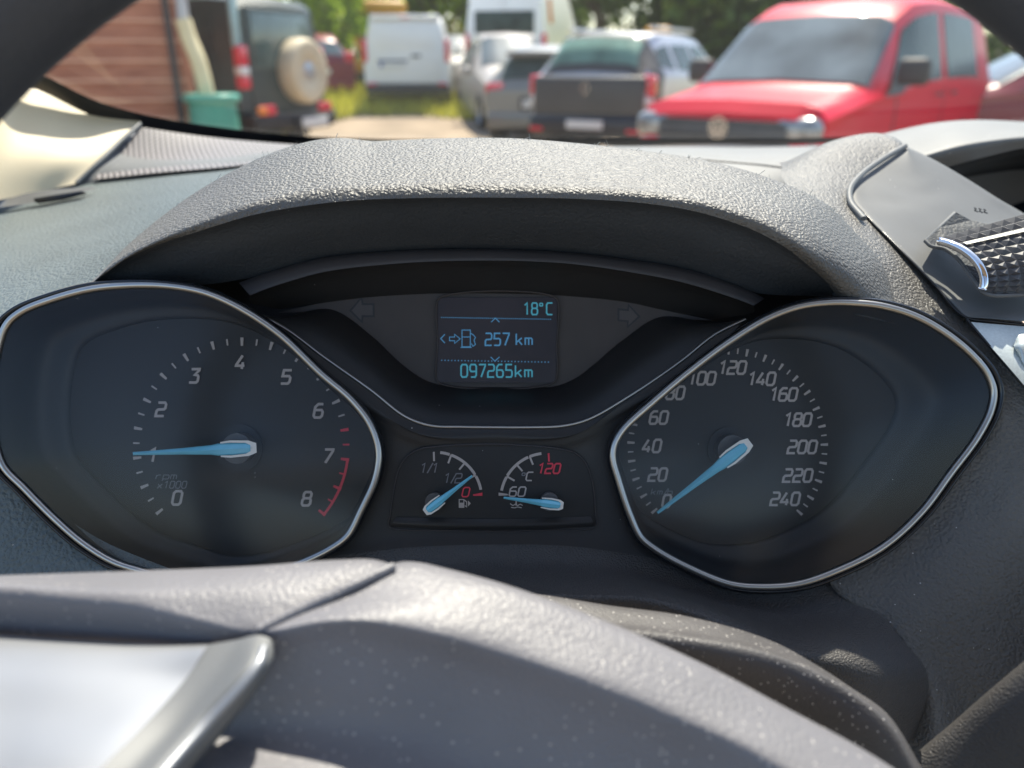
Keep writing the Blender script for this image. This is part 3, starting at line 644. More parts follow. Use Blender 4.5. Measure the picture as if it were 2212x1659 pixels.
ink.poly([(1022, 1068), (1042, 1064), (1042, 1071), (1022, 1071)], 1)
ink.text('1/1', 930, 1011, 20, .6, .18, .22, .14, 2); ink.text('1/2', 981, 1033, 20, .6, .18, .22, .14, 2); ink.text('0', 1006.5, 1063, 20, .7, .2, .22, .15, 1)
ink.poly([(991, 1078), (1003, 1078), (1003, 1097), (991, 1097)], 0); ink.poly([(993, 1080), (1001, 1080), (1001, 1086), (993, 1086)], 3)
ink.line([(1003, 1080), (1008, 1084), (1008, 1095), (1004, 1092)], 2.2, 0); ink.poly([(1011, 1081), (1017, 1087.5), (1011, 1094)], 0)
tcn = (1181.7, 1079)
for a, b in ((169, 151), (149, 114), (112, 97)): arc(tcn[0], tcn[1], R, a, b, 6, 0)
for a in (150, 131, 112):
    ca, sa = math.cos(math.radians(a)), -math.sin(math.radians(a)); ink.line([(tcn[0]+ca*(R+1), tcn[1]+sa*(R+1)), (tcn[0]+ca*(R-19), tcn[1]+sa*(R-19))], 4, 0)
ink.poly([(1077, 1064), (1097, 1067), (1097, 1070), (1077, 1071)], 0); ink.line([(1185, 979), (1186, 997)], 4, 1)
ink.text('60', 1118, 1062, 20, .72, .22, .2, .16, 0); ink.text('o', 1130, 1030, 16, .7, .2, .2, .14, 2); ink.text('C', 1144, 1029, 18, .72, .2, .2, .17, 0); ink.text('120', 1186, 1012, 21, .62, .2, .22, .17, 1)
ink.line([(1102, 1088), (1108, 1092), (1113, 1089), (1118, 1092), (1124, 1089), (1129, 1092)], 2, 0); ink.line([(1104, 1096), (1112, 1097), (1118, 1095), (1127, 1097)], 2, 0); ink.line([(1115, 1078), (1115, 1092)], 3, 0); ink.line([(1115, 1081), (1121, 1081)], 2, 0)
K(ink.build('scale_markings', [M['mark_w'], M['mark_r'], M['mark_d'], M['outline']], None), None, pod)
cap(pod, 938, 1085, 20, .3212, .3185); cap(pod, 1187, 1084, 20, .3212, .3185)
needle(pod, (1020, 1028), (919, 1106), 18, .3150, .0025, .36); needle(pod, (1088, 1075), (1215, 1092), 18, .3150, .0025, .36)

# =================================================================== COLUMN SHROUD and lower shelf
K(loft('cluster_shelf', [
  [(520, 1262, .321), (640, 1216, .320), (800, 1190, .3198), (930, 1180, .3195), (1072, 1176, .3195), (1200, 1178, .3195), (1330, 1190, .3198), (1460, 1212, .320), (1560, 1250, .320), (1640, 1262, .320), (1740, 1252, .320), (1800, 1235, .320)],
  [(520, 1290, .318), (700, 1250, .315), (900, 1225, .314), (1140, 1215, .314), (1300, 1225, .314), (1440, 1260, .314), (1560, 1295, .314), (1680, 1315, .314), (1780, 1310, .313), (1880, 1300, .313)],
  [(520, 1330, .300), (800, 1290, .296), (1000, 1275, .294), (1140, 1275, .293), (1270, 1277, .292), (1380, 1280, .292), (1492, 1306, .291), (1594, 1346, .290), (1710, 1392, .289), (1800, 1398, .2895), (1880, 1404, .292), (1960, 1395, .300)],
  [(520, 1350, .296), (800, 1305, .292), (1000, 1290, .290), (1140, 1287, .289), (1270, 1290, .288), (1380, 1294, .288), (1492, 1322, .287), (1594, 1364, .286), (1700, 1408, .285), (1800, 1428, .285), (1900, 1448, .288), (1998, 1442, .297)],
  [(520, 1400, .297), (800, 1345, .293), (1000, 1330, .291), (1140, 1326, .290), (1270, 1330, .289), (1380, 1334, .289), (1492, 1364, .288), (1594, 1410, .287), (1700, 1460, .286), (1800, 1490, .286), (1900, 1515, .288), (2006, 1500, .297)],
  [(520, 1460, .302), (800, 1405, .298), (1000, 1390, .296), (1140, 1390, .296), (1270, 1400, .295), (1380, 1410, .295), (1492, 1450, .294), (1594, 1500, .293), (1700, 1560, .292), (1800, 1600, .292), (1900, 1630, .293), (1985, 1590, .299)],
  ], 110, 70, M['shelf']), 'black shelf under the dials with a rolled front edge')
colm = empty('steering_column', P(1500, 1450, .23), 0, 'dusty black steering column cover showing to the right of the airbag', 'column cover')
under(loft('column_cover', [
  [(900, 1300, .262), (1130, 1292, .262), (1313, 1318, .262), (1492, 1344, .262), (1670, 1396, .260), (1770, 1452, .258), (1850, 1508, .255), (1920, 1560, .25), (1985, 1680, .245)],
  [(900, 1285, .250), (1130, 1283, .250), (1313, 1309, .250), (1492, 1334, .250), (1670, 1386, .249), (1760, 1434, .247), (1840, 1486, .243), (1915, 1540, .238), (2003, 1680, .232)],
  [(900, 1330, .240), (1130, 1330, .240), (1300, 1347, .240), (1480, 1365, .240), (1660, 1403, .239), (1765, 1446, .238), (1846, 1496, .235), (1920, 1552, .231), (1999, 1690, .226)],
  [(900, 1348, .2345), (1130, 1350, .2345), (1290, 1358, .2345), (1470, 1376, .2345), (1650, 1411, .2335), (1760, 1451, .233), (1842, 1500, .2305), (1915, 1560, .227), (1992, 1695, .222)],
  [(900, 1362, .2335), (1130, 1362, .2335), (1280, 1370, .2335), (1460, 1388, .2335), (1640, 1424, .2325), (1750, 1466, .232), (1832, 1516, .230), (1904, 1578, .2265), (1980, 1705, .222)],
  [(900, 1430, .240), (1130, 1430, .240), (1270, 1440, .240), (1440, 1470, .240), (1610, 1520, .239), (1710, 1570, .237), (1790, 1620, .235), (1850, 1670, .232), (1900, 1740, .228)],
  [(900, 1560, .246), (1130, 1560, .246), (1270, 1570, .246), (1420, 1600, .246), (1570, 1650, .245), (1660, 1690, .243), (1730, 1730, .241), (1780, 1770, .24), (1820, 1830, .238)],
  ], 90, 60, M['column']), colm)
under(loft('side_panel', [[(1984, 1622, .262), (2060, 1558, .258), (2140, 1488, .252), (2250, 1396, .245)], [(1990, 1626, .256), (2068, 1563, .252), (2150, 1494, .246), (2262, 1404, .238)], [(1985, 1760, .25), (2080, 1760, .245), (2200, 1760, .238), (2360, 1760, .228)]], 30, 20, M['shelf']), colm)

# =================================================================== STEERING WHEEL
whl = empty('steering_wheel', P(1300, 1480, .19), 0, 'steering wheel with dusty grey airbag cover, silver spoke trim and black leather rim', 'steering wheel')
def Wp(o, label=None):
    under(o, whl)
    if label: o['label'] = label
    return o
wc = P(1176, 1316, .172); RA, RB = .1735, .0150
A1 = CR; A2 = (CU - CF*.0).normalized(); A3 = A1.cross(A2)
vs, fs = [], []
nU, nV = 160, 24
for i in range(nU):
    t = 2*math.pi*i/nU; rd = A1*math.cos(t)+A2*math.sin(t)
    for j in range(nV):
        p = 2*math.pi*j/nV; vs.append(wc + rd*(RA+RB*math.cos(p)*.93) + A3*(RB*math.sin(p)))
for i in range(nU):
    for j in range(nV):
        fs.append((i*nV+j, ((i+1) % nU)*nV+j, ((i+1) % nU)*nV+(j+1) % nV, i*nV+(j+1) % nV))
Wp(mesh('rim', vs, fs, M['rim'], None, 180))
T1 = [(846, 1219, .210), (866, 1214, .210), (900, 1215, .2095), (956, 1227, .2085), (1084, 1261, .206), (1186, 1296, .205), (1370, 1368, .203), (1543, 1447, .200), (1696, 1529, .196), (1849, 1611, .191), (1990, 1700, .185)]
T2 = [(560, 1366, .187), (600, 1362, .1865), (690, 1345, .1865), (790, 1343, .187), (900, 1362, .1875), (1084, 1412, .188), (1237, 1463, .187), (1441, 1544, .185), (1594, 1611, .182), (1720, 1680, .178), (1850, 1760, .172)]
Wp(loft('airbag_cover', [shift(T1, 2, 26, .022), shift(T1, 0, 4, .006), T1, bend(mix(T1, T2, .5, 50), -.002), bend(mix(T1, T2, .92, 50), -.0008), T2,
   [(565, 1400, .1875), (610, 1400, .1875), (690, 1385, .188), (790, 1385, .189), (890, 1405, .190), (1060, 1460, .190), (1200, 1515, .189), (1390, 1600, .187), (1540, 1670, .184), (1660, 1740, .180), (1790, 1820, .175)],
   [(520, 1500, .1865), (570, 1500, .187), (660, 1480, .188), (770, 1485, .1895), (860, 1500, .1905), (1000, 1550, .1905), (1140, 1610, .190), (1330, 1690, .188), (1480, 1760, .185), (1600, 1830, .181), (1730, 1900, .176)],
   [(440, 1590, .184), (500, 1590, .185), (600, 1590, .186), (720, 1600, .187), (820, 1615, .188), (950, 1650, .188), (1090, 1700, .188), (1270, 1780, .186), (1420, 1850, .183), (1540, 1920, .18), (1670, 1990, .175)],
   [(360, 1680, .168), (440, 1680, .169), (560, 1690, .172), (680, 1700, .175), (780, 1720, .178), (900, 1750, .180), (1040, 1800, .18), (1220, 1880, .178), (1370, 1950, .175), (1490, 2020, .172), (1620, 2090, .168)],
   ], 110, 90, M['hub']), 'dusty grey airbag cover')
Wp(loft('spoke_lip', [
  [(-120, 1280, .222), (0, 1274, .222), (294, 1264, .222), (539, 1254, .222), (735, 1240, .222), (820, 1240, .22), (846, 1243, .22)],
  [(-120, 1247, .207), (0, 1243, .207), (294, 1233, .2075), (539, 1223, .209), (735, 1209, .2115), (809, 1209, .2115), (846, 1219, .2095)],
  [(-120, 1258, .199), (0, 1256, .199), (220, 1257, .198), (416, 1261, .197), (577, 1271, .197), (672, 1284, .197), (700, 1292, .197)],
  [(-120, 1262, .193), (0, 1266, .193), (147, 1279, .192), (294, 1293, .191), (417, 1323, .190), (505, 1350, .189), (556, 1364, .1885)],
  [(-120, 1275, .192), (0, 1281, .192), (147, 1294, .191), (294, 1309, .190), (417, 1336, .189), (505, 1358, .1885), (556, 1368, .1885)],
  [(-120, 1330, .195), (0, 1336, .195), (147, 1346, .194), (294, 1358, .193), (417, 1370, .191), (505, 1376, .1895), (558, 1378, .1885)],
  [(-120, 1380, .198), (0, 1385, .198), (147, 1395, .197), (294, 1404, .196), (417, 1404, .193), (505, 1396, .191), (565, 1388, .189)],
  ], 90, 60, M['hub']))
Wp(sweep('cover_seam', [(850, 1224, .2045), (760, 1266, .1975), (650, 1316, .192), (556, 1362, .187)], .0012, .0012, M['hub'], None, 40))
S0 = [(-120, 1362, .1935), (0, 1371, .1925), (147, 1382, .1910), (300, 1391, .1895), (400, 1394, .1880), (450, 1394, .1870)]
S1 = [(-120, 1440, .181), (0, 1445, .181), (130, 1452, .1805), (260, 1460, .180), (345, 1466, .1795), (398, 1470, .179)]
S2 = [(-120, 1540, .170), (0, 1545, .170), (100, 1550, .1695), (200, 1555, .169), (270, 1560, .1685), (312, 1566, .168)]
S3 = [(-120, 1640, .160), (0, 1640, .160), (70, 1642, .1595), (140, 1645, .159), (190, 1650, .1585), (222, 1656, .158)]
S4 = [(-120, 1760, .149), (-20, 1760, .149), (20, 1760, .149), (60, 1760, .149), (100, 1760, .149), (130, 1765, .149)]
Wp(loft('spoke_trim', [bend(S0, .004, 2), S0, S1, S2, S3, S4], 60, 50, M['silver']), 'bright silver trim on the left spoke')
E0 = [(452, 1392, .1868), (398, 1470, .1788), (312, 1566, .1678), (222, 1656, .1578), (130, 1765, .148)]
E1 = [(510, 1382, .1862), (470, 1450, .1785), (376, 1572, .168), (292, 1660, .1588), (210, 1765, .150)]
E2 = [(560, 1372, .1850), (556, 1412, .1775), (430, 1560, .1665), (352, 1650, .158), (260, 1765, .147)]
E3 = [(585, 1380, .1846), (580, 1420, .1785), (458, 1575, .168), (382, 1660, .160), (290, 1775, .149)]
E4 = [(590, 1400, .1885), (588, 1432, .1880), (478, 1590, .183), (410, 1670, .172), (330, 1780, .165)]
Wp(loft('spoke_edge', [E0, E1, E2, E3, E4], 60, 30, M['silver_edge']))
Wp(sweep('ridge_highlight', [(x, y, d-.0003) for x, y, d in mix(E2, E3, .45, 20)][1:], .0011, .0011, M['silver'], None, 60))  # silver bead added to carry the bright highlight along the ridge

Wp(loft('spoke', [[(-100, 1262, .199), (-330, 1290, .188), (-560, 1330, .174)], [(-100, 1400, .194), (-330, 1390, .180), (-560, 1390, .168)], [(-100, 1620, .162), (-330, 1540, .164), (-560, 1470, .173)]], 24, 16, M['hub']))
Wp(loft('spoke', [[(1830, 1775, .180), (2300, 1740, .182), (2880, 1650, .176)], [(1800, 1860, .172), (2300, 1830, .172), (2880, 1740, .168)], [(1740, 2080, .168), (2300, 1980, .170), (2860, 1850, .174)]], 24, 16, M['hub']))
# =================================================================== CABIN SHELL
cab = empty('car_cabin', (0.37, -.6, .3), 0, 'cream lined cabin shell of the parked car around the dashboard', 'car cabin')
def C_(o, label=None):
    under(o, cab)
    if label: o['label'] = label
    return o
C_(loft('pillar_trim', [
  [(-160, 100, .50), (-60, 150, .555), (30, 172, .592), (120, 200, .612), (210, 235, .630), (306, 262, .648)],
  [(-160, 200, .49), (-60, 225, .540), (20, 240, .575), (100, 265, .592), (180, 288, .608), (262, 305, .620)],
  [(-160, 330, .475), (-60, 335, .520), (0, 340, .550), (80, 345, .570), (150, 350, .585), (215, 352, .600)],
  [(-160, 470, .47), (-60, 450, .515), (0, 432, .545), (60, 420, .562), (115, 408, .576), (172, 395, .585)],
  ], 40, 40, M['cream']), 'cream trim at the foot of the left windscreen pillar')
C_(loft('pillar_upper', [[(-260, 60, .46), (-160, 100, .50), (-60, 150, .555)], [(-330, -400, .42), (-230, -330, .46), (-150, -300, .49)], [(-900, -1900, .25), (-760, -1800, .27), (-650, -1750, .29)]], 14, 20, M['cream']))
def box(name, a, b, mt, parent=None, bev=0):
    bm = bmesh.new(); bmesh.ops.create_cube(bm, size=1)
    for v in bm.verts: v.co = Vector([(a[i]+b[i])/2 + v.co[i]*(b[i]-a[i]) for i in range(3)])
    if bev: bmesh.ops.bevel(bm, geom=bm.edges[:], offset=bev, segments=3, affect='EDGES', profile=.5)
    me = bpy.data.meshes.new(name); bm.to_mesh(me); bm.free(); me.materials.append(mt)
    if bev:
        for p in me.polygons: p.use_smooth = True
        me.set_sharp_from_angle(angle=math.radians(40))
    o = bpy.data.objects.new(name, me); COL.objects.link(o)
    if parent is not None: o.parent = parent
    return o
HD = [(-.34, .02, 1.66), (0, .10, 1.69), (.37, .14, 1.70), (.74, .10, 1.69), (1.08, .02, 1.66)]
def wmesh_loft(name, rows, nu, nv, mt, parent=None):
    R = np.array([spl(r, nu) for r in rows]); G = np.stack([spl(R[:, k, :], nv) for k in range(nu)], 1)
    vs = [tuple(G[j, k]) for j in range(nv) for k in range(nu)]
    fs = [(j*nu+k, (j+1)*nu+k, (j+1)*nu+k+1, j*nu+k+1) for j in range(nv-1) for k in range(nu-1)]
    return mesh(name, vs, fs, mt, parent, 180)
C_(wmesh_loft('headliner', [[(x, y-.0, z) for x, y, z in HD], [(-.35, -.10, 1.68), (0, -.06, 1.72), (.37, -.04, 1.73), (.74, -.06, 1.72), (1.09, -.10, 1.68)], [(-.36, -.30, 1.70), (0, -.30, 1.745), (.37, -.30, 1.755), (.74, -.30, 1.745), (1.10, -.30, 1.70)]], 24, 16, M['headliner']))  # cut short so sky light enters through the added roof pane
C_(wmesh_loft('sky_fill_roof', [[(-.36, -.301, 1.703), (0, -.301, 1.748), (.37, -.301, 1.758), (.74, -.301, 1.748), (1.10, -.301, 1.703)], [(-.36, -1.1, 1.70), (0, -1.1, 1.76), (.37, -1.1, 1.77), (.74, -1.1, 1.76), (1.10, -1.1, 1.70)], [(-.34, -2.1, 1.62), (0, -2.1, 1.68), (.37, -2.1, 1.69), (.74, -2.1, 1.68), (1.08, -2.1, 1.62)]], 24, 16, M['roof_fill']))  # unseen roof pane added to let sky light onto hub and gauges
C_(box('left_door', (-.47, -1.1, .42), (-.42, .80, 1.08), M['carpet'], None, .015)); C_(box('right_door', (1.16, -1.1, .42), (1.21, .80, 1.08), M['carpet'], None, .015))
C_(box('cabin_floor', (-.42, -2.2, .36), (1.16, .60, .42), M['carpet'], None, .01))
C_(box('rear_seat', (-.36, -1.6, .42), (1.10, -1.4, 1.08), M['carpet'], None, .05))
C_(box('bulkhead', (-.42, .55, .42), (1.16, .60, 1.02), M['carpet'], None, .01))
C_(wmesh_loft('bonnet', [[(-.40, .84, 1.00), (.37, .90, 1.05), (1.14, .84, 1.00)], [(-.42, 1.4, .93), (.37, 1.4, 1.00), (1.16, 1.4, .93)], [(-.36, 1.85, .80), (.37, 1.95, .86), (1.10, 1.85, .80)]], 20, 12, M['trim']), 'dark grey bonnet of the car the dashboard belongs to')
# windscreen
base_w = [P(x, y, d) for x, y, d in BASE]
wsc = empty('windscreen', base_w[6], 0, 'curved windscreen with a dark dotted lower border behind the dashboard', 'windscreen')
bw = spl([tuple(p) for p in base_w], 40)
hw = spl(HD, 40)
mid = (bw+hw)/2 + np.array([0, .03, .035])*np.sin(np.linspace(0, math.pi, 40))[:, None]**.5
under(wmesh_loft('glass_pane', [bw, mid, hw], 40, 16, M['wind']), wsc)
fr = [(x, y-2, d-.012) for x, y, d in BASE]
w_l = [34, 34, 34, 34, 28, 18, 12, 10, 10, 10, 10, 10]
under(loft('black_border', [[(x, y+w/2+2, d-.006) for (x, y, d), w in zip(BASE, w_l)], [(x, y-w/2, d-.020) for (x, y, d), w in zip(BASE, w_l)]], 80, 4, M['frit']), wsc)
# =================================================================== OUTSIDE
def gz(y, x=0):
    t = min(1, max(0, (y-14.5)/4.0)); t = t*t*(3-2*t)
    return .37*t + max(0, y-18.5)*.025
def at(px, y, z=None, lift=.6):
    """world point at forward distance y seen at image column px"""
    z = gz(y) if z is None else z
    dep = y*math.cos(PITCH) - (z-1.25+lift)*math.sin(PITCH)
    return Vector(((px-W0/2)/FPX*dep, y, z))
def leafmat(name, c, var=.5, tr=.35):
    m, t, b = newmat(name); N = t.nodes; L = t.links
    g = N.new('ShaderNodeNewGeometry'); rp = N.new('ShaderNodeValToRGB')
    rp.color_ramp.elements[0].color = [x*(1-var) for x in c]+[1]; rp.color_ramp.elements[1].color = [x*(1+var) for x in c]+[1]
    L.new(g.outputs['Random Per Island'], rp.inputs[0]); L.new(rp.outputs[0], b.inputs['Base Color']); b.inputs['Roughness'].default_value = .55
    tl = N.new('ShaderNodeBsdfTranslucent'); L.new(rp.outputs[0], tl.inputs[0])
    mx = N.new('ShaderNodeMixShader'); mx.inputs[0].default_value = tr
    L.new(b.outputs[0], mx.inputs[1]); L.new(tl.outputs[0], mx.inputs[2]); L.new(mx.outputs[0], N['Material Output'].inputs[0])
    return m
M['gravel'] = mat('dusty_tan_gravel', (.28, .215, .15), .95, var=.22, vs=1.2, bump=.4, bs=30, bd=.02)
M['verge'] = mat('verge_soil_grass', (.32, .31, .045), .95, var=.35, vs=1.5, bump=.4, bs=20, bd=.03)
M['grass'] = leafmat('grass_blades', (.46, .44, .04), .35, .4)
M['leaf_b'] = leafmat('bright_leaves', (.27, .38, .03), .5, .65)
M['leaf_d'] = leafmat('dark_leaves', (.085, .13, .03), .55, .45)
M['leaf_y'] = leafmat('olive_hedge_leaves', (.15, .15, .035), .4, .35)
M['bark'] = mat('brown_bark', (.10, .07, .045), .9, var=.3, vs=6, bump=.6, bs=14, bd=.03)
def paint(name, c, var=.04, metal=0, rough=.38): return mat(name, c, rough, metal, var=var, vs=2.5, coat=.35, spec=.35)
M['red'] = mat('red_paint', (.60, .008, .030), .42, var=.05, vs=2.5, coat=.12, spec=.2); M['white'] = paint('white_paint', (.80, .80, .79), .03)
M['silver_car'] = paint('silver_car_paint', (.42, .43, .46), .05, .45); M['green_car'] = mat('dark_green_paint', (.018, .036, .034), .45, 0, var=.1, vs=2.5, coat=.15)
M['grey_car'] = paint('warm_grey_car_paint', (.22, .215, .20), .05, .3); M['navy'] = paint('dark_navy_paint', (.018, .024, .036)); M['ivory'] = paint('ivory_paint', (.40, .36, .33))
M['wine'] = paint('wine_red_paint', (.20, .018, .030)); M['tailgate'] = mat('shade_charcoal_tailgate', (.032, .032, .035), .55, var=.2, vs=3, coat=.1)  # charcoal tailgate colour stands for the silver rear in shade
M['orange'] = mat('machine_orange_paint', (.62, .30, .03), .5, var=.12, vs=2)
M['tyre'] = mat('tyre_rubber', (.022, .022, .022), .85, var=.15); M['plas'] = mat('black_bumper_plastic', (.03, .03, .032), .6, var=.15, vs=6)
M['grille'] = mat('veil_grey_grille_plastic', (.075, .075, .078), .5, var=.15, vs=8); M['alloy'] = mat('wheel_alloy', (.45, .45, .46), .35, .7, var=.05)  # grille grey lifted to carry the windscreen veil
M['cglass'] = mat('car_window_glass', (.035, .055, .050), .25, var=.5, vs=3, spec=.15)
M['fglass'] = mat('front_window_glass', (.10, .125, .14), .12, var=.55, vs=1.6, spec=.35)  # base lifted to carry sky reflection and veil on the glass
M['gglass'] = mat('tree_green_rear_glass', (.12, .22, .18), .3, var=.45, vs=3, spec=.2)  # green of trees showing in the glass put into the base colour
M['jglass'] = mat('off_roader_rear_glass', (.07, .11, .10), .08, var=.5, vs=3, spec=.9)
M['tail'] = mat('red_tail_lens', (.65, .01, .035), .2, var=.05, coat=.6); M['amber'] = mat('amber_lens', (.75, .22, .02), .25, var=.05, coat=.6)
M['clear'] = mat('clear_lamp_lens', (.28, .285, .29), .2, .35, var=.6, vs=12, coat=.5); M['wlens'] = mat('white_lamp_lens', (.72, .70, .68), .2, var=.05, coat=.6)
M['platew'] = mat('number_plate_white', (.70, .70, .68), .5, var=.08, vs=20); M['plateb'] = mat('number_plate_blue', (.04, .10, .40), .5, var=.05)
M['cover'] = mat('beige_spare_wheel_cover', (.56, .47, .32), .6, var=.12, vs=4, bump=.2, bs=8, bd=.02)
M['post_sheen'] = mat('post_sky_sheen_teal', (.28, .42, .43), .35, .1, var=.06)  # teal stands for sky light on the green body corner
def woodmat():
    m, t, b = newmat('brown_weatherboard'); N = t.nodes; L = t.links
    tc = N.new('ShaderNodeTexCoord'); mp = N.new('ShaderNodeMapping'); mp.inputs['Scale'].default_value = (.8, .8, 9)
    L.new(tc.outputs['Object'], mp.inputs[0]); nz = N.new('ShaderNodeTexNoise'); nz.inputs['Scale'].default_value = 4; nz.inputs['Detail'].default_value = 8
    L.new(mp.outputs[0], nz.inputs['Vector']); rp = N.new('ShaderNodeValToRGB')
    rp.color_ramp.elements[0].color = (.30, .10, .055, 1); rp.color_ramp.elements[1].color = (.52, .21, .12, 1); rp.color_ramp.elements[0].position = .3; rp.color_ramp.elements[1].position = .7
    L.new(nz.outputs['Fac'], rp.inputs[0]); L.new(rp.outputs[0], b.inputs['Base Color']); b.inputs['Roughness'].default_value = .75
    return m
M['wood'] = woodmat(); M['woodjoint'] = mat('pale_board_edge', (.72, .40, .27), .8, var=.1)
M['barrel'] = mat('green_barrel_plastic', (.06, .30, .22), .35, var=.08, vs=4); M['pipe'] = mat('cream_plastic_pipe', (.72, .62, .36), .4, var=.06, vs=5); M['pipe_g'] = mat('grey_plastic_pipe', (.45, .46, .47), .45, var=.06)
M['roofm'] = mat('shed_roofing', (.08, .07, .065), .8, var=.2)

# ground, verge
n = 60; vs, fs = [], []
xs = np.concatenate([np.linspace(-120, -20, 8)[:-1], np.linspace(-20, 20, 40), np.linspace(20, 120, 8)[1:]])
ys = np.concatenate([np.linspace(-60, 10, 8)[:-1], np.linspace(10, 30, 50), np.linspace(30, 160, 10)[1:]])
for y in ys:
    for x in xs: vs.append((x, y, gz(y)))
nx = len(xs)
fs = [(j*nx+i, j*nx+i+1, (j+1)*nx+i+1, (j+1)*nx+i) for j in range(len(ys)-1) for i in range(nx-1)]
tag(mesh('ground', vs, fs, M['gravel'], None, 180), 'tan dusty gravel of the car park', None, None, 'structure')
def verge_edge(x): return 17.3 + .25*math.sin(x*1.3) + .18*math.sin(x*3.1+1) - (2.6*max(0, min(1, (-x-3.1)/1.2)))
vs, fs = [], []
xs2 = np.linspace(-30, 30, 121); fr_ = np.concatenate([np.linspace(0, 1, 14)**1.5])
for f in fr_:
    for x in xs2:
        y0 = verge_edge(x); y = y0 + f*(150-y0); vs.append((x, y, gz(y)+.012))
nx = len(xs2)
fs = [(j*nx+i, j*nx+i+1, (j+1)*nx+i+1, (j+1)*nx+i) for j in range(len(fr_)-1) for i in range(nx-1)]
# resample the long strips so the sheet follows the rise
vs, fs = [], []
yy = np.concatenate([np.linspace(0, 6, 30), np.linspace(6, 130, 14)[1:]])
for f in yy:
    for x in xs2: y = verge_edge(x)+f; vs.append((x, y, gz(y)+.012))
fs = [(j*nx+i, j*nx+i+1, (j+1)*nx+i+1, (j+1)*nx+i) for j in range(len(yy)-1) for i in range(nx-1)]
tag(mesh('grass_verge', vs, fs, M['verge'], None, 180), 'sunlit yellow green verge beyond the gravel', None, None, 'structure')
vs, fs = [], []
for k in range(9000):
    x = random.uniform(-9, 4); y = verge_edge(x) + random.random()**1.6*9 - .1
    h = random.uniform(.10, .34)*(1.5 if x < -3.2 else 1); a = random.uniform(0, 6.28); w = random.uniform(.012, .03); z = gz(y)
    b = len(vs); lx, ly = random.uniform(-.12, .12), random.uniform(-.12, .12)
    vs += [(x-w*math.cos(a), y-w*math.sin(a), z), (x+w*math.cos(a), y+w*math.sin(a), z), (x+lx, y+ly, z+h)]; fs.append((b, b+1, b+2))
tag(mesh('grass', vs, fs, M['grass']), 'long yellow green grass growing on the verge', 'grass', None, 'stuff')

# ---- trees
def tree(name, loc, th, r, cz, rz_, leaf, n, label, group, trunk_r=.16, ls=.16, clumps=26):
    root = empty(name, loc, 0, label, 'tree', group)
    vs, fs = [], []
    def limb(a, b, ra, rb):
        a = Vector(a); b = Vector(b); T_ = (b-a).normalized(); N = T_.orthogonal().normalized(); B = T_.cross(N); k = len(vs)
        for p, rr in ((a, ra), ((a+b)/2 + N*ra*.4, (ra+rb)/2), (b, rb)):
            for j in range(8): vs.append(tuple(p+(N*math.cos(j*.7854)+B*math.sin(j*.7854))*rr))
        for s in range(2):
            for j in range(8): fs.append((k+s*8+j, k+s*8+(j+1) % 8, k+s*8+8+(j+1) % 8, k+s*8+8+j))
    limb((0, 0, -.1), (random.uniform(-.2, .2), random.uniform(-.2, .2), th), trunk_r, trunk_r*.7)
    for k in range(7):
        a = random.uniform(0, 6.28); limb((0, 0, th*random.uniform(.5, 1)), (math.cos(a)*r*.6, math.sin(a)*r*.6, cz+random.uniform(-.3, .5)*rz_), trunk_r*.5, .03)
    mesh('trunk', vs, fs, M['bark'], root, 180)
    vs, fs = [], []
    cl = []
    for k in range(clumps):
        while True:
            p = np.array([random.uniform(-1, 1) for _ in range(3)])
            if .25 < np.linalg.norm(p) < 1: break
        cl.append((p*np.array([r, r, rz_])+np.array([0, 0, cz]), random.uniform(.22, .42)*r))
    for k in range(n):
        c, cr = cl[k % clumps]
        v = RNG.normal(size=3); v /= np.linalg.norm(v); p = c + v*cr*random.random()**.4
        a1 = RNG.normal(size=3); a1 /= np.linalg.norm(a1); a2 = np.cross(a1, RNG.normal(size=3)); a2 /= np.linalg.norm(a2)
        s = ls*random.uniform(.6, 1.4); b = len(vs)
        vs += [tuple(p-a1*s), tuple(p-a2*s*.5), tuple(p+a1*s), tuple(p+a2*s*.5)]; fs.append((b, b+1, b+2, b+3))
    mesh('crown', vs, fs, leaf, root)
    return root
G1 = 'trees behind the parked cars'
tree('leafy_tree', at(738, 23), 1.6, 1.5, 2.4, 1.7, M['leaf_b'], 3000, 'bright green sunlit tree to the right of the beige spare wheel', None, .17, .11)
tree('leafy_tree', at(560, 27), 2.4, 3.2, 4.0, 2.8, M['leaf_b'], 3200, 'light green tree rising behind the dark green off-roader', None, .2, .18)
tree('leafy_tree', at(960, 44), 2.0, 4.0, 4.0, 4.0, M['leaf_b'], 4200, 'leafy tree above the gap right of the white delivery van', None, .22, .32)
tree('leafy_tree', at(800, 47), 2.4, 4.2, 4.5, 4.2, M['leaf_b'], 3400, 'light green tree behind the orange digger cab', None, .22, .24)
tree('leafy_tree', at(1290, 40), 3.4, 3.4, 4.8, 2.6, M['leaf_d'], 3200, 'tree with bright gaps in its crown above the minibus tail', None, .22, .2)
tree('leafy_tree', at(1430, 46), 3.6, 4.2, 4.4, 3.4, M['leaf_d'], 4200, 'dark tree over the roof of the silver off-roader', None, .25, .32)
tree('leafy_tree', at(1600, 38), 2.0, 4.4, 3.4, 4.0, M['leaf_d'], 4800, 'broad dark green tree left of the red van roof', None, .25, .3)
tree('leafy_tree', at(1860, 48), 2.4, 5.0, 4.0, 4.6, M['leaf_d'], 3400, 'dark tree directly behind the red van roof', None, .25, .26)
tree('leafy_tree', at(2160, 36), 2.0, 4.4, 2.6, 3.4, M['leaf_d'], 3400, 'dark tree at the far right behind the red van tail', None, .25, .22)
tree('leafy_tree', at(1130, 50), 2.4, 4.4, 4.2, 4.4, M['leaf_d'], 4200, 'dark tree behind the white minibus roof', None, .25, .34)
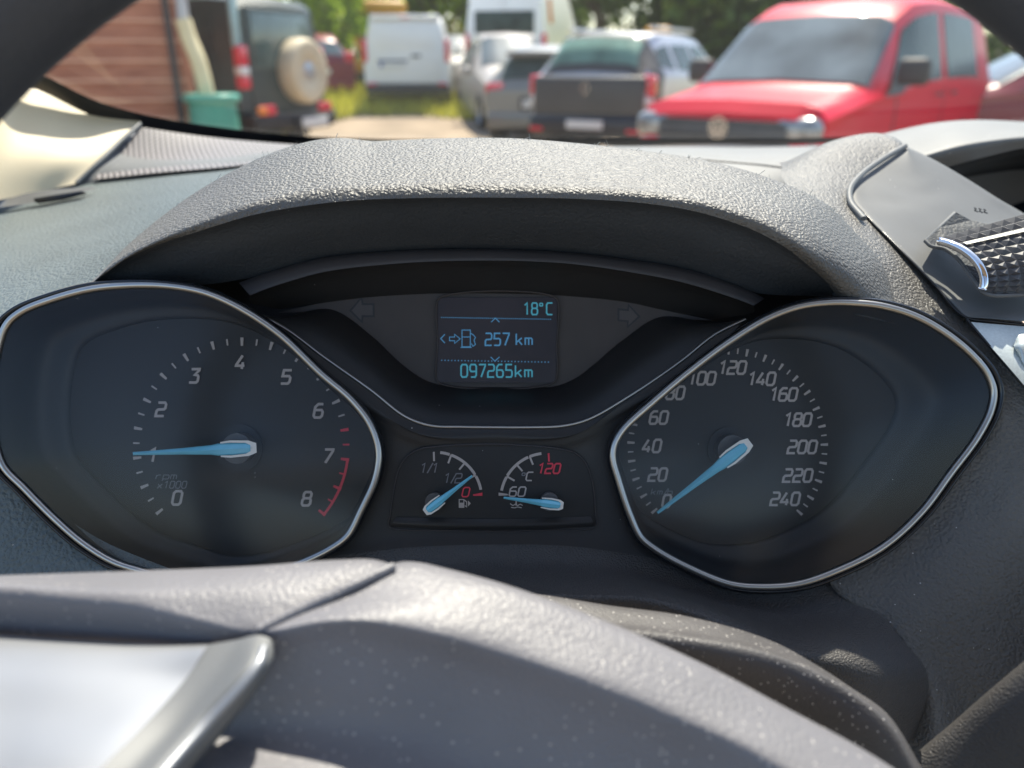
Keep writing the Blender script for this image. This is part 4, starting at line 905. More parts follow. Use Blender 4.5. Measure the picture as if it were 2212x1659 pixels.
tree('leafy_tree', at(680, 42), 2.4, 4.0, 4.5, 4.4, M['leaf_b'], 3200, 'light green tree far back left of the orange digger', None, .25, .24)
def hedge(name, x0, x1, y, h, leaf, label, n=2600):
    root = empty(name, ((x0+x1)/2, y, gz(y)), 0, label, 'hedge')
    vs, fs = [], []
    for k in range(n):
        p = Vector((random.uniform(x0, x1)-(x0+x1)/2, random.gauss(0, .5), random.random()**.8*h*(1+.15*math.sin(k % 97))))
        a1 = Vector(RNG.normal(size=3)).normalized(); a2 = a1.cross(Vector(RNG.normal(size=3))).normalized(); s = random.uniform(.10, .22); b = len(vs)
        vs += [p-a1*s, p-a2*s*.5, p+a1*s, p+a2*s*.5]; fs.append((b, b+1, b+2, b+3))
    mesh('foliage', vs, fs, leaf, root)
    vs, fs = [], []
    for k in range(int(abs(x1-x0)/.6)):
        x = x0+.3+k*.6-(x0+x1)/2; b = len(vs)
        for z, r in ((-.05, .03), (h*.7, .015)):
            for j in range(5): vs.append((x+r*math.cos(j*1.2566), r*math.sin(j*1.2566), z))
        for j in range(5): fs.append((b+j, b+(j+1) % 5, b+5+(j+1) % 5, b+5+j))
    mesh('stems', vs, fs, M['bark'], root)
hedge('hedge', -7.5, 1.2, 35, 1.75, M['leaf_y'], 'olive hedge behind the white delivery van and minibus')
hedge('hedge', 1.6, 26, 40, 2.0, M['leaf_d'], 'dark hedge running behind the red van', 3600)

# ---- vehicles: bodies lofted from cross-sections, x forward, y left, z up
class Car:
    def __init__(s, root, st, mt, side=()):
        s.root = root; s.st = st
        vs, fs = [], []; nv = 11
        s.xs = [a[0] for a in st]
        for a in st:
            sec = s.section(a)
            vs += [(a[0], y, z) for y, z in sec] + [(a[0], -y, z) for y, z in sec]
        for i in range(len(st)-1):
            for sd in (0, 1):
                o0 = i*2*nv+sd*nv; o1 = (i+1)*2*nv+sd*nv
                for j in range(nv-1):
                    f = (o0+j, o1+j, o1+j+1, o0+j+1); fs.append(f if sd else f[::-1])
        for i, fl in ((0, 0), (len(st)-1, 1)):
            o = i*2*nv; f = [o+j for j in range(nv)] + [o+nv+j for j in reversed(range(nv))]
            fs.append(tuple(f if fl else f[::-1]))
        bm = bmesh.new(); V = [bm.verts.new(v) for v in vs]
        for f in fs:
            try: bm.faces.new([V[k] for k in f])
            except ValueError: pass
        bmesh.ops.remove_doubles(bm, verts=bm.verts, dist=.0005); bmesh.ops.recalc_face_normals(bm, faces=bm.faces)
        me = bpy.data.meshes.new('body'); bm.to_mesh(me); bm.free(); me.materials.append(mt)
        for p in me.polygons: p.use_smooth = True
        me.set_sharp_from_angle(angle=math.radians(38))
        s.body = bpy.data.objects.new('body', me); COL.objects.link(s.body); s.body.parent = root
    def section(s, a):
        x, wb, wm, wr, zb, zm, zr = a
        return [(0, zb), (wb*.92, zb), (wb, zb+.05), (wm*.995, zb+(zm-zb)*.45), (wm, zm-.08), (wm*.985, zm), (wm*.95+wr*.05, zm+.02), (wr+(wm-wr)*.12, zr-.12*min(1, (zr-zm)/.4)), (wr, zr-.05*min(1, (zr-zm)/.2)), (wr*.82, zr), (0, zr+.02)]
    def S(s, x, v, sd):
        xs = s.xs
        i = 0
        for k in range(len(xs)-1):
            if min(xs[k], xs[k+1]) <= x <= max(xs[k], xs[k+1]): i = k; break
        else: i = 0 if abs(x-xs[0]) < abs(x-xs[-1]) else len(xs)-2
        t = (x-xs[i])/(xs[i+1]-xs[i]); t = min(1, max(0, t))
        A = s.section(s.st[i]); B = s.section(s.st[i+1]); j = min(9, int(v)); f = v-j
        def at_(q): return Vector((0, q[j][0]*(1-f)+q[j+1][0]*f, q[j][1]*(1-f)+q[j+1][1]*f))
        p = at_(A)*(1-t)+at_(B)*t; p.x = x; p.y *= sd; return p
    def side(s, name, corners, sd, mt, off=.008, n=8):
        """patch on the flank: corners (x,v) rear-low, front-low, front-high, rear-high"""
        c = corners; vs, fs = [], []
        for j in range(n+1):
            for i in range(n+1):
                u, w = i/n, j/n
                x = (c[0][0]*(1-u)+c[1][0]*u)*(1-w)+(c[3][0]*(1-u)+c[2][0]*u)*w
                v = (c[0][1]*(1-u)+c[1][1]*u)*(1-w)+(c[3][1]*(1-u)+c[2][1]*u)*w
                p = s.S(x, v, sd); p.y += sd*off; vs.append(p)
        for j in range(n):
            for i in range(n):
                f = (j*(n+1)+i, j*(n+1)+i+1, (j+1)*(n+1)+i+1, (j+1)*(n+1)+i); fs.append(f if sd < 0 else f[::-1])
        return mesh(name, vs, fs, mt, s.root, 180)
    def top(s, name, x0, x1, v0, mt, off=.012, n=8):
        """glass over the sloping front or rear between stations x0 and x1"""
        vs, fs = [], []
        for i in range(n+1):
            x = x0+(x1-x0)*i/n
            row = [s.S(x, v0+(9.99-v0)*k/n, 1) for k in range(n+1)]
            row = [Vector((p.x, p.y, p.z)) for p in row] + [Vector((p.x, -p.y, p.z)) for p in reversed(row[:-1])]
            dz = Vector((1 if x0 > 0 else -1, 0, 1)).normalized()*off
            vs += [p+dz for p in row]
        m = 2*n+1
        for i in range(n):
            for k in range(m-1): fs.append((i*m+k, i*m+k+1, (i+1)*m+k+1, (i+1)*m+k))
        return mesh(name, vs, fs, mt, s.root, 180)
    def bx(s, name, a, b, mt, bev=.02, label=None):
        o = box(name, a, b, mt, s.root, bev)
        if label: o['label'] = label
        return o
    def wheel(s, x, y, r=.32, w=.2):
        sd = 1 if y > 0 else -1
        def lathe(name, prof, mt, par):
            vs, fs = [], []; n = 28
            for q, (rr, yy) in enumerate(prof):
                for j in range(n): vs.append((x+rr*math.cos(j/n*6.2832), y+yy*sd, r+rr*math.sin(j/n*6.2832)))
            for q in range(len(prof)-1):
                for j in range(n): fs.append((q*n+j, q*n+(j+1) % n, (q+1)*n+(j+1) % n, (q+1)*n+j))
            return mesh(name, vs, fs, mt, par, 40)
        t = lathe('wheel', [(r*.62, -w), (r*.96, -w), (r, -w*.85), (r, -w*.1), (r*.95, .012), (r*.66, .012), (r*.62, -.01)], M['tyre'], s.root)
        lathe('rim', [(.01, -.005), (r*.2, -.005), (r*.25, -.03), (r*.5, -.035), (r*.58, .0), (r*.66, .004)], M['alloy'], t)
        a = []
        n = 20; vs = []; fs = []
        for k in range(n+1):
            th = math.pi*k/n; 
            for rr in (r*.98, r*1.16): vs.append((x+rr*math.cos(th), y+sd*.014, r*.98+rr*math.sin(th)))
        fs = [(2*k, 2*k+1, 2*k+3, 2*k+2) for k in range(n)]
        mesh('wheel_arch', vs, fs, M['plas'], s.root)
    def wheels(s, xs, y, r=.32):
        for x in xs:
            for sd in (1, -1): s.wheel(x, sd*y, r)
    def mirror(s, x, y, z, mt):
        for sd in (1, -1):
            s.bx('mirror', (x-.07, sd*y-.11 if sd > 0 else sd*y-.11, z), (x+.07, sd*y+.11, z+.17), mt, .05)
    def number_plate(s, x, y, z, fw, w=.52, h=.11):
        a = s.bx('number_plate', (min(x, x+fw*.02), y-w/2, z), (max(x, x+fw*.02), y+w/2, z+h), M['platew'], .004)
        return a
def vehicle(name, loc, heading, label, cat, group=None):
    """heading: compass-like angle of the nose, 0 = away from the camera, positive = towards the right"""
    return empty(name, loc, math.pi/2 - math.radians(heading), label, cat, group)
def car_corner(px, y, heading, lx, ly):
    """place so that local point (lx,ly) lies at image column px, forward distance y"""
    c = at(px, y); a = math.pi/2 - math.radians(heading)
    return Vector((c.x - (lx*math.cos(a)-ly*math.sin(a)), c.y - (lx*math.sin(a)+ly*math.cos(a)), gz(y)))

# ---- red van, nose towards us, turned left
h = 180+43
r = vehicle('red_van', car_corner(1772, 6.5, h, 2.12, .84), h, 'bright red compact van parked nose-on at the right of the windscreen view', 'van')
ST = [(2.20, .72, .76, .72, .30, .66, .86), (2.10, .80, .86, .78, .24, .82, .96), (1.72, .86, .89, .80, .22, .89, 1.00), (1.26, .88, .90, .80, .22, .96, 1.075), (.56, .88, .90, .69, .22, 1.00, 1.66), (.2, .88, .90, .70, .22, 1.02, 1.80), (-.3, .88, .90, .70, .22, 1.03, 1.84), (-.9, .88, .90, .69, .22, 1.04, 1.85), (-1.9, .88, .90, .68, .22, 1.04, 1.83), (-2.14, .87, .89, .66, .26, 1.04, 1.78), (-2.22, .85, .87, .62, .34, 1.02, 1.66)]
c = Car(r, ST, M['red'])
c.top('windscreen', 1.23, .58, 7.2, M['fglass'])
for sd in (1, -1):
    c.side('front_window', [(-.42, 6.1), (1.02, 6.05), (.48, 6.93), (-.42, 6.98)], sd, M['cglass'])
    c.side('rear_window', [(-1.62, 6.1), (-.58, 6.1), (-.58, 6.98), (-1.58, 6.96)], sd, M['cglass'])
    c.side('window_trim', [(.62, 6.0), (1.12, 6.0), (.72, 6.45), (.62, 6.45)], sd, M['plas'], .010)
    c.side('door_seam', [(-.52, 2.2), (-.50, 2.2), (-.50, 6.0), (-.52, 6.0)], sd, M['plas'], .004)
    c.side('door_seam', [(.78, 2.2), (.81, 2.2), (.81, 6.0), (.78, 6.0)], sd, M['plas'], .004)
    c.side('handle', [(-.40, 4.25), (-.22, 4.25), (-.22, 4.55), (-.40, 4.55)], sd, M['plas'], .02); c.side('handle', [(-.86, 4.25), (-.68, 4.25), (-.68, 4.55), (-.86, 4.55)], sd, M['plas'], .02)
    c.bx('headlight', (1.84, sd*.655-.21, .64), (2.222, sd*.655+.185, .87), M['clear'], .085)
    c.bx('fog_lamp', (2.10, sd*.62-.09, .36), (2.19, sd*.62+.09, .44), M['clear'], .03)
    c.bx('mirror', (.78, sd*1.02-.13, 1.08), (.92, sd*1.02+.13, 1.30), M['plas'], .05)
c.bx('grille', (2.08, -.62, .56), (2.235, .62, .83), M['grille'], .06); [c.bx('grille_slat', (2.235, -.56, z), (2.248, .56, z+.018), M['plas'], .004) for z in (.63, .69, .80)]; c.bx('bumper', (2.02, -.80, .26), (2.235, .80, .64), M['plas'], .07); c.bx('bumper_edge', (2.06, -.78, .58), (2.245, .78, .635), M['ivory'], .02)
def badge_ring(car, x, y, z, rad, fw, diamond=False):
    vs, fs = [], []; n = 24 if not diamond else 4; a0 = 0 if not diamond else math.pi/2
    for k in range(n):
        th = a0+6.2832*k/n; cy, cz_ = math.cos(th)*(1 if not diamond else .75), math.sin(th)
        for rr, dx in ((rad, 0), (rad, .012), (rad*.88, .012), (rad*.88, 0)): vs.append((x+fw*dx, y+cy*rr, z+cz_*rr))
    for k in range(n):
        for j in range(4): fs.append((k*4+j, k*4+(j+1) % 4, ((k+1) % n)*4+(j+1) % 4, ((k+1) % n)*4+j))
    b = mesh('badge', vs, fs, M['chrome_shiny'], car.root)
    if not diamond:
        for pts in ([(-.42, .72), (0, .08), (.42, .72)], [(-.72, .30), (-.34, -.68), (0, -.05), (.34, -.68), (.72, .30)]):
            vs, fs = [], []
            for i, (a, q) in enumerate(pts):
                vs += [(x+fw*.010, y+a*rad*.95-.008, z+q*rad), (x+fw*.010, y+a*rad*.95+.008, z+q*rad)]
            fs = [(2*i, 2*i+1, 2*i+3, 2*i+2) for i in range(len(pts)-1)]
            mesh('badge_mark', vs, fs, M['chrome_shiny'], b)
badge_ring(c, 2.238, 0, .76, .085, 1)
c.number_plate(2.236, 0, .42, 1); c.wheels((1.38, -1.30), .885, .33)

# ---- silver off-roader with shade painted dark on its tail
h = 30
r = vehicle('off_roader', car_corner(1402, 10.7, h, -2.12, -.86), h, 'silver off-roader with shade painted dark on its tail, parked beside the red van', 'car')
ST = [(2.12, .70, .78, .66, .40, .72, .90), (1.95, .84, .88, .76, .34, .86, 1.04), (1.05, .89, .905, .76, .30, 1.00, 1.16), (.30, .89, .905, .62, .30, 1.04, 1.60), (0, .89, .905, .63, .30, 1.05, 1.64), (-1.2, .89, .91, .62, .30, 1.08, 1.64), (-1.68, .88, .90, .58, .32, 1.10, 1.60), (-1.90, .86, .88, .58, .33, 1.08, 1.42), (-2.06, .84, .86, .64, .34, 1.02, 1.14), (-2.14, .78, .80, .58, .42, .94, 1.02)]
c = Car(r, ST, M['silver_car'])
c.top('rear_window', -1.74, -2.00, 7.7, M['gglass'])
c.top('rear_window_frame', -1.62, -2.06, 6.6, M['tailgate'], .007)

for sd in (1, -1): c.side('rear_pillar', [(-2.12, 2.6), (-1.84, 2.6), (-1.66, 7.0), (-1.90, 7.0)], sd, M['tailgate'], .009)  # carries the painted shade round the silver pillars
c.bx('tailgate', (-2.165, -.81, .60), (-1.98, .81, 1.11), M['tailgate'], .07, 'silver car tailgate with its shade painted charcoal'); c.bx('rear_bumper', (-2.24, -.85, .34), (-1.98, .85, .64), M['tailgate'], .11)
badge_ring(c, -2.167, .02, .96, .085, -1, True)
c.top('windscreen', 1.0, .34, 7.3, M['fglass'])
for sd in (1, -1):
    c.side('front_window', [(-.25, 6.15), (.85, 6.1), (.32, 6.93), (-.25, 6.95)], sd, M['cglass']); c.side('rear_door_window', [(-1.08, 6.2), (-.38, 6.15), (-.38, 6.95), (-1.02, 6.93)], sd, M['cglass'])
    c.side('quarter_window', [(-1.72, 6.3), (-1.22, 6.2), (-1.18, 6.93), (-1.55, 6.85)], sd, M['cglass'])
    c.bx('tail_light', (-2.12, sd*.80-.10, .86), (-1.95, sd*.80+.08, 1.12), M['tail'], .04); c.bx('reversing_lamp', (-2.135, sd*.78-.09, .76), (-1.97, sd*.78+.08, .86), M['wlens'], .03)
    c.bx('roof_rail', (-1.5, sd*.58-.02, 1.665), (.15, sd*.58+.02, 1.71), M['alloy'], .015); c.bx('mirror', (.62, sd*1.02-.10, 1.06), (.75, sd*1.02+.10, 1.22), M['plas'], .04)
    c.side('sill', [(-1.0, 1.2), (1.0, 1.2), (1.0, 2.6), (-1.0, 2.6)], sd, M['plas'], .01)
    c.bx('bumper_reflector', (-2.25, sd*.7-.10, .42), (-2.22, sd*.7+.10, .47), M['tail'], .008)
    c.bx('headlight', (1.90, sd*.66-.16, .74), (2.10, sd*.66+.16, .90), M['clear'], .05)
c.number_plate(-2.245, -.02, .46, -1); c.wheels((1.32, -1.33), .90, .34)

# ---- white delivery van
h = -3
r = vehicle('delivery_van', car_corner(880, 18.2, h, -2.2, 0), h, 'small white delivery van on the grass, its windowless rear towards us', 'van')
ST = [(2.2, .72, .76, .70, .34, .66, .86), (2.0, .86, .88, .78, .28, .84, 1.02), (1.25, .90, .92, .80, .24, 1.02, 1.18), (.5, .90, .92, .72, .24, 1.05, 1.74), (.1, .90, .92, .74, .24, 1.06, 1.83), (-1.8, .90, .92, .75, .24, 1.06, 1.84), (-2.1, .89, .91, .74, .28, 1.06, 1.80), (-2.2, .87, .89, .72, .34, 1.05, 1.70)]
c = Car(r, ST, M['white'])
c.bx('rear_door', (-2.225, -.70, .52), (-2.19, .70, 1.70), M['white'], .015); c.bx('door_pressing', (-2.233, -.60, 1.18), (-2.215, .60, 1.62), M['white'], .008)
c.bx('spoiler', (-2.27, -.72, 1.74), (-2.05, .72, 1.83), M['white'], .03); c.bx('brake_lamp', (-2.275, -.10, 1.765), (-2.26, .10, 1.79), M['tail'], .004)
c.bx('rear_bumper', (-2.28, -.88, .30), (-2.1, .88, .50), M['plas'], .04); c.bx('door_handle', (-2.25, -.30, 1.02), (-2.22, -.10, 1.07), M['plas'], .01)
c.bx('plate_hood', (-2.25, -.02, .93), (-2.22, .60, .97), M['plas'], .008); p_ = c.number_plate(-2.232, .30, .82, -1); c.bx('plate_band', (-2.256, .50, .82), (-2.233, .56, .93), M['plateb'], .002)
for sd in (1, -1):
    c.bx('tail_light', (-2.22, sd*.86-.05, .92), (-2.08, sd*.86+.06, 1.36), M['tail'], .03); c.bx('bumper_reflector', (-2.29, sd*.74-.09, .47), (-2.27, sd*.74+.09, .52), M['tail'], .006)
    c.side('front_window', [(-.4, 6.1), (.95, 6.1), (.45, 6.9), (-.4, 6.93)], sd, M['cglass']); c.bx('mirror', (.85, sd*1.03-.11, 1.08), (.98, sd*1.03+.11, 1.32), M['white'], .05)
c.top('windscreen', 1.2, .55, 7.35, M['fglass']); c.wheels((1.4, -1.35), .905, .33)

# ---- dark green off-roader with spare wheel
h = -67
r = vehicle('green_off_roader', car_corner(524, 9.8, h, -1.92, .80), h, 'dark green boxy off-roader with a beige covered spare wheel on its back', 'car')
ST = [(1.92, .66, .70, .66, .50, .84, 1.00), (1.85, .72, .74, .70, .48, .98, 1.10), (.72, .78, .80, .74, .46, 1.08, 1.16), (.42, .80, .81, .70, .44, 1.14, 1.86), (.2, .80, .815, .71, .44, 1.14, 1.97), (-1.6, .80, .82, .72, .44, 1.14, 1.99), (-1.86, .80, .82, .71, .46, 1.14, 1.96), (-1.94, .79, .81, .68, .50, 1.12, 1.88)]
c = Car(r, ST, M['green_car'])
c.bx('rear_door', (-1.965, -.60, .62), (-1.93, .60, 1.86), M['green_car'], .015); c.bx('rear_window', (-1.985, -.55, 1.20), (-1.955, .55, 1.80), M['jglass'], .01, 'rear window mirroring pale sky')
c.bx('corner_post', (-1.965, .70, 1.42), (-1.915, .835, 1.98), M['post_sheen'], .025, 'rear corner post, sky light on it painted pale teal')
for sd in (1, -1):
    t = c.bx('tail_light', (-2.0, sd*.73-.075, 1.23), (-1.90, sd*.73+.085, 1.45), M['tail'], .02); c.bx('reversing_lamp', (-2.0, sd*.73-.075, 1.13), (-1.90, sd*.73+.085, 1.225), M['wlens'], .015); c.bx('tail_light', (-2.0, sd*.73-.075, .98), (-1.90, sd*.73+.085, 1.125), M['tail'], .02)
    c.bx('bumper_lamp', (-2.14, sd*.56-.13, .69), (-2.09, sd*.56+.13, .80), M['tail'], .015)
    c.side('rear_side_window', [(-1.62, 6.1), (-.40, 6.1), (-.40, 6.96), (-1.62, 6.96)], sd, M['cglass']); c.side('front_window', [(-.30, 6.1), (.55, 6.1), (.36, 6.93), (-.30, 6.96)], sd, M['cglass'])
    c.bx('step', (-.9, sd*.86-.08, .42), (.9, sd*.86+.08, .48), M['plas'], .02)
c.bx('amber_lamp', (-2.145, .60, .70), (-2.10, .74, .79), M['amber'], .01)
c.bx('rear_bumper', (-2.12, -.80, .52), (-1.92, .80, .70), M['plas'], .03); c.bx('plate_mount', (-2.16, -.62, .50), (-2.10, .10, .66), M['plas'], .01); c.number_plate(-2.162, -.26, .515, -1, .52, .12)
# spare wheel, axle along x
def xlathe(name, prof, cy, cz_, mt, par, n=40):
    vs, fs = [], []
    for rr, xx in prof:
        for j in range(n): vs.append((xx, cy+rr*math.cos(j/n*6.2832), cz_+rr*math.sin(j/n*6.2832)))
    for q in range(len(prof)-1):
        for j in range(n): fs.append((q*n+j, q*n+(j+1) % n, (q+1)*n+(j+1) % n, (q+1)*n+j))
    return mesh(name, vs, fs, mt, par, 50)
sw = xlathe('spare_wheel', [(.05, -1.97), (.34, -1.97), (.375, -2.0), (.38, -2.08), (.375, -2.17), (.35, -2.215), (.31, -2.225), (.24, -2.205), (.18, -2.21), (.16, -2.19), (.03, -2.185), (.0, -2.185)], -.20, 1.17, M['cover'], c.root)
sw['label'] = 'spare wheel in a beige cover'
xlathe('cover_badge', [(.11, -2.19), (.10, -2.20), (.04, -2.202), (.0, -2.202)], -.20, 1.17, M['alloy'], sw)
c.top('windscreen', .70, .44, 7.4, M['fglass']); c.wheels((1.22, -1.22), .83, .37)

# ---- white minibus behind
h = 14
r = vehicle('minibus', car_corner(1172, 20.0, h, -2.75, -.90), h, 'tall white minibus seen from behind over the smaller cars', 'van')
ST = [(2.75, .80, .86, .80, .36, .80, 1.02), (2.5, .92, .96, .86, .30, 1.0, 1.22), (1.9, .96, .99, .86, .28, 1.2, 1.42), (1.0, .97, 1.0, .80, .28, 1.3, 2.42), (.5, .97, 1.0, .82, .28, 1.3, 2.60), (-2.3, .97, 1.0, .84, .28, 1.3, 2.62), (-2.65, .96, .99, .83, .30, 1.3, 2.56), (-2.75, .95, .98, .80, .38, 1.28, 2.44)]
c = Car(r, ST, M['white'])
c.bx('rear_door', (-2.78, -.84, .55), (-2.74, -.01, 2.35), M['white'], .01); c.bx('rear_door', (-2.78, .01, .55), (-2.74, .84, 2.35), M['white'], .01)
c.bx('rear_window', (-2.80, -.70, 1.50), (-2.77, .72, 1.98), M['cglass'], .02)
c.bx('marker_lamp', (-2.795, .62, 2.28), (-2.77, .70, 2.40), M['amber'], .01)
for sd in (1, -1):
    c.bx('tail_light', (-2.77, sd*.92-.06, 1.0), (-2.66, sd*.92+.06, 1.5), M['tail'], .03)
    c.side('side_sign', [(-2.3, 6.35), (-1.9, 6.35), (-1.9, 6.8), (-2.3, 6.8)], sd, M['amber'], .01)
c.bx('rear_bumper', (-2.86, -.95, .36), (-2.7, .95, .56), M['plas'], .03); c.top('windscreen', 1.85, 1.05, 7.4, M['fglass']); c.wheels((1.8, -1.6), .985, .35)

# ---- ivory car facing us between minibus and grey hatchback
h = 180-12
r = vehicle('ivory_car', car_corner(1150, 15.6, h, 2.05, 0), h, 'ivory car facing us, half hidden behind the grey hatchback', 'car')
HB = [(2.0, .68, .72, .64, .30, .58, .76), (1.88, .80, .84, .72, .24, .72, .88), (.95, .86, .88, .74, .22, .92, 1.04), (.15, .86, .88, .58, .22, .96, 1.48), (-.3, .86, .88, .60, .22, .97, 1.54), (-1.2, .86, .88, .58, .22, .98, 1.50), (-1.75, .84, .87, .54, .26, .98, 1.36), (-2.0, .82, .86, .62, .32, .92, 1.02), (-2.08, .80, .83, .60, .38, .84, .90)]
c = Car(r, [(a, b, d, e, f, g+.08, hh+.22 if hh > 1.2 else hh+.1) for a, b, d, e, f, g, hh in HB], M['ivory'])
c.top('windscreen', .90, .18, 7.35, M['fglass'])
for sd in (1, -1):
    c.bx('headlight', (1.80, sd*.62-.16, .68), (2.0, sd*.62+.16, .84), M['clear'], .05); c.side('front_window', [(-.4, 6.15), (.75, 6.1), (.2, 6.92), (-.4, 6.94)], sd, M['cglass']); c.side('rear_window', [(-1.4, 6.2), (-.5, 6.15), (-.5, 6.94), (-1.3, 6.9)], sd, M['cglass']); c.bx('mirror', (.5, sd*.98-.10, 1.0), (.62, sd*.98+.10, 1.14), M['ivory'], .04)
c.bx('grille', (1.96, -.42, .58), (2.03, .42, .74), M['plas'], .02); c.bx('bumper', (1.85, -.76, .26), (2.05, .76, .5), M['plas'], .05); c.number_plate(2.05, 0, .38, 1); c.wheels((1.3, -1.3), .865, .31)

# ---- grey hatchback, rear towards us
h = 10
r = vehicle('grey_hatchback', car_corner(1152, 13.0, h, -2.05, .10), h, 'warm grey hatchback with its rear towards us, left of the silver off-roader', 'car')
c = Car(r, HB, M['grey_car'])
c.top('rear_window', -1.78, -1.99, 7.5, M['cglass']); c.top('windscreen', .90, .18, 7.35, M['fglass'])
c.bx('spoiler', (-1.90, -.55, 1.36), (-1.6, .55, 1.44), M['grey_car'], .03)
for sd in (1, -1):
    c.bx('tail_light', (-2.07, sd*.70-.14, .80), (-1.93, sd*.70+.15, .98), M['tail'], .04); c.side('front_window', [(-.4, 6.15), (.75, 6.1), (.2, 6.92), (-.4, 6.94)], sd, M['cglass']); c.side('side_rear_window', [(-1.5, 6.25), (-.5, 6.15), (-.5, 6.94), (-1.35, 6.9)], sd, M['cglass']); c.bx('mirror', (.5, sd*.98-.10, .95), (.62, sd*.98+.10, 1.09), M['grey_car'], .04)
c.bx('plate_recess', (-2.10, -.32, .60), (-2.06, .32, .78), M['plas'], .01); c.number_plate(-2.10, 0, .63, -1); c.bx('rear_bumper', (-2.16, -.82, .30), (-1.98, .82, .56), M['grey_car'], .06); c.wheels((1.3, -1.3), .865, .31)

# ---- dark car behind
h = 168
r = vehicle('dark_car', car_corner(1000, 22, h, 2.0, 0), h, 'dark navy car between the white delivery van and the ivory car', 'car')
c = Car(r, HB, M['navy']); c.top('windscreen', .90, .18, 7.35, M['fglass']); c.top('rear_window', -1.78, -1.99, 7.5, M['cglass'])
for sd in (1, -1):
    c.bx('headlight', (1.80, sd*.62-.16, .62), (2.0, sd*.62+.16, .76), M['clear'], .05); c.side('side_window', [(-1.4, 6.2), (.75, 6.1), (.2, 6.92), (-1.35, 6.9)], sd, M['cglass'])
c.bx('bumper', (1.86, -.76, .26), (2.05, .76, .46), M['plas'], .05); c.wheels((1.3, -1.3), .865, .31)
# ---- red car behind the off-roader
h = -22
r = vehicle('red_hatchback', car_corner(690, 20, h, -2.05, 0), h, 'faded red hatchback half hidden behind the dark green off-roader', 'car')
c = Car(r, HB, M['wine']); c.top('rear_window', -1.78, -1.99, 7.5, M['fglass']); c.top('windscreen', .90, .18, 7.35, M['fglass'])
for sd in (1, -1):
    c.bx('tail_light', (-2.07, sd*.74-.10, .86), (-1.93, sd*.74+.12, 1.12), M['tail'], .04); c.side('side_window', [(-1.4, 6.2), (.75, 6.1), (.2, 6.92), (-1.35, 6.9)], sd, M['cglass'])
c.number_plate(-2.10, 0, .63, -1); c.bx('rear_bumper', (-2.14, -.82, .30), (-1.98, .82, .5), M['wine'], .06); c.wheels((1.3, -1.3), .865, .31)
# ---- dusty red car at the right edge
h = -82
r = vehicle('dark_red_car', car_corner(2128, 9.4, h, 1.0, .8), h, 'dusty wine red car cut off by the right edge of the view', 'car')
c = Car(r, HB, M['wine']); c.top('windscreen', .90, .18, 7.35, M['fglass']); c.top('rear_window', -1.78, -1.99, 7.5, M['cglass'])
for sd in (1, -1):
    c.bx('headlight', (1.80, sd*.62-.16, .62), (2.0, sd*.62+.16, .76), M['clear'], .05); c.side('front_window', [(-.4, 6.15), (.75, 6.1), (.2, 6.92), (-.4, 6.94)], sd, M['cglass']); c.side('side_rear_window', [(-1.5, 6.25), (-.5, 6.15), (-.5, 6.94), (-1.35, 6.9)], sd, M['cglass']); c.bx('mirror', (.55, sd*.99-.11, .98), (.68, sd*.99+.11, 1.16), M['alloy'], .04)
c.bx('bumper', (1.86, -.76, .26), (2.05, .76, .46), M['wine'], .05); c.wheels((1.3, -1.3), .865, .31)

# ---- orange digger far back
def digger(loc, rz, label, s=1.0):
    r = empty('digger', loc, rz, label, 'digger')
    vs = []
    cabm = box('cab', (-.6*s, -.6*s, 1.0*s), (.6*s, .6*s, 2.55*s), M['plas'], r, .06)
    box('cab_window', (-.62*s, -.50*s, 1.5*s), (.62*s, .50*s, 2.35*s), M['fglass'], cabm, .03); box('side_pane', (-.50*s, -.62*s, 1.5*s), (.50*s, .62*s, 2.35*s), M['fglass'], cabm, .03)
    box('roof', (-.80*s, -.78*s, 2.5*s), (.80*s, .78*s, 2.95*s), M['orange'], r, .16); box('engine_cover', (.62*s, -.8*s, .9*s), (2.1*s, .8*s, 1.75*s), M['orange'], r, .15); box('chassis', (-1.2*s, -.8*s, .5*s), (2.0*s, .8*s, 1.0*s), M['orange'], r, .08)
    for sd in (1, -1): box('track', (-1.4*s, sd*.95*s-.22*s, 0), (2.0*s, sd*.95*s+.22*s, .62*s), M['tyre'], r, .2)
    w = [(-.7, 0, 1.4), (-1.6, 0, 2.5), (-2.6, 0, 2.3), (-2.9, 0, 1.2)]
    for i in range(3):
        a, b = Vector(w[i])*s, Vector(w[i+1])*s; T_ = (b-a); L_ = T_.length
        o = box('boom', (-.14*s, -.13*s, 0), (.14*s, .13*s, L_), M['orange'], None, .03); o.parent = r; o.location = a; o.rotation_euler = T_.to_track_quat('Z', 'Y').to_euler()
    o = box('bucket', (-3.2*s, -.45*s, .6*s), (-2.6*s, .45*s, 1.25*s), M['orange'], r, .14)
    return r
digger(at(832, 25), math.radians(15), 'orange digger whose cab roof rises behind the white delivery van', .80)
digger(at(1420, 33), math.radians(-20), 'orange machine far back above the silver off-roader roof', .62)

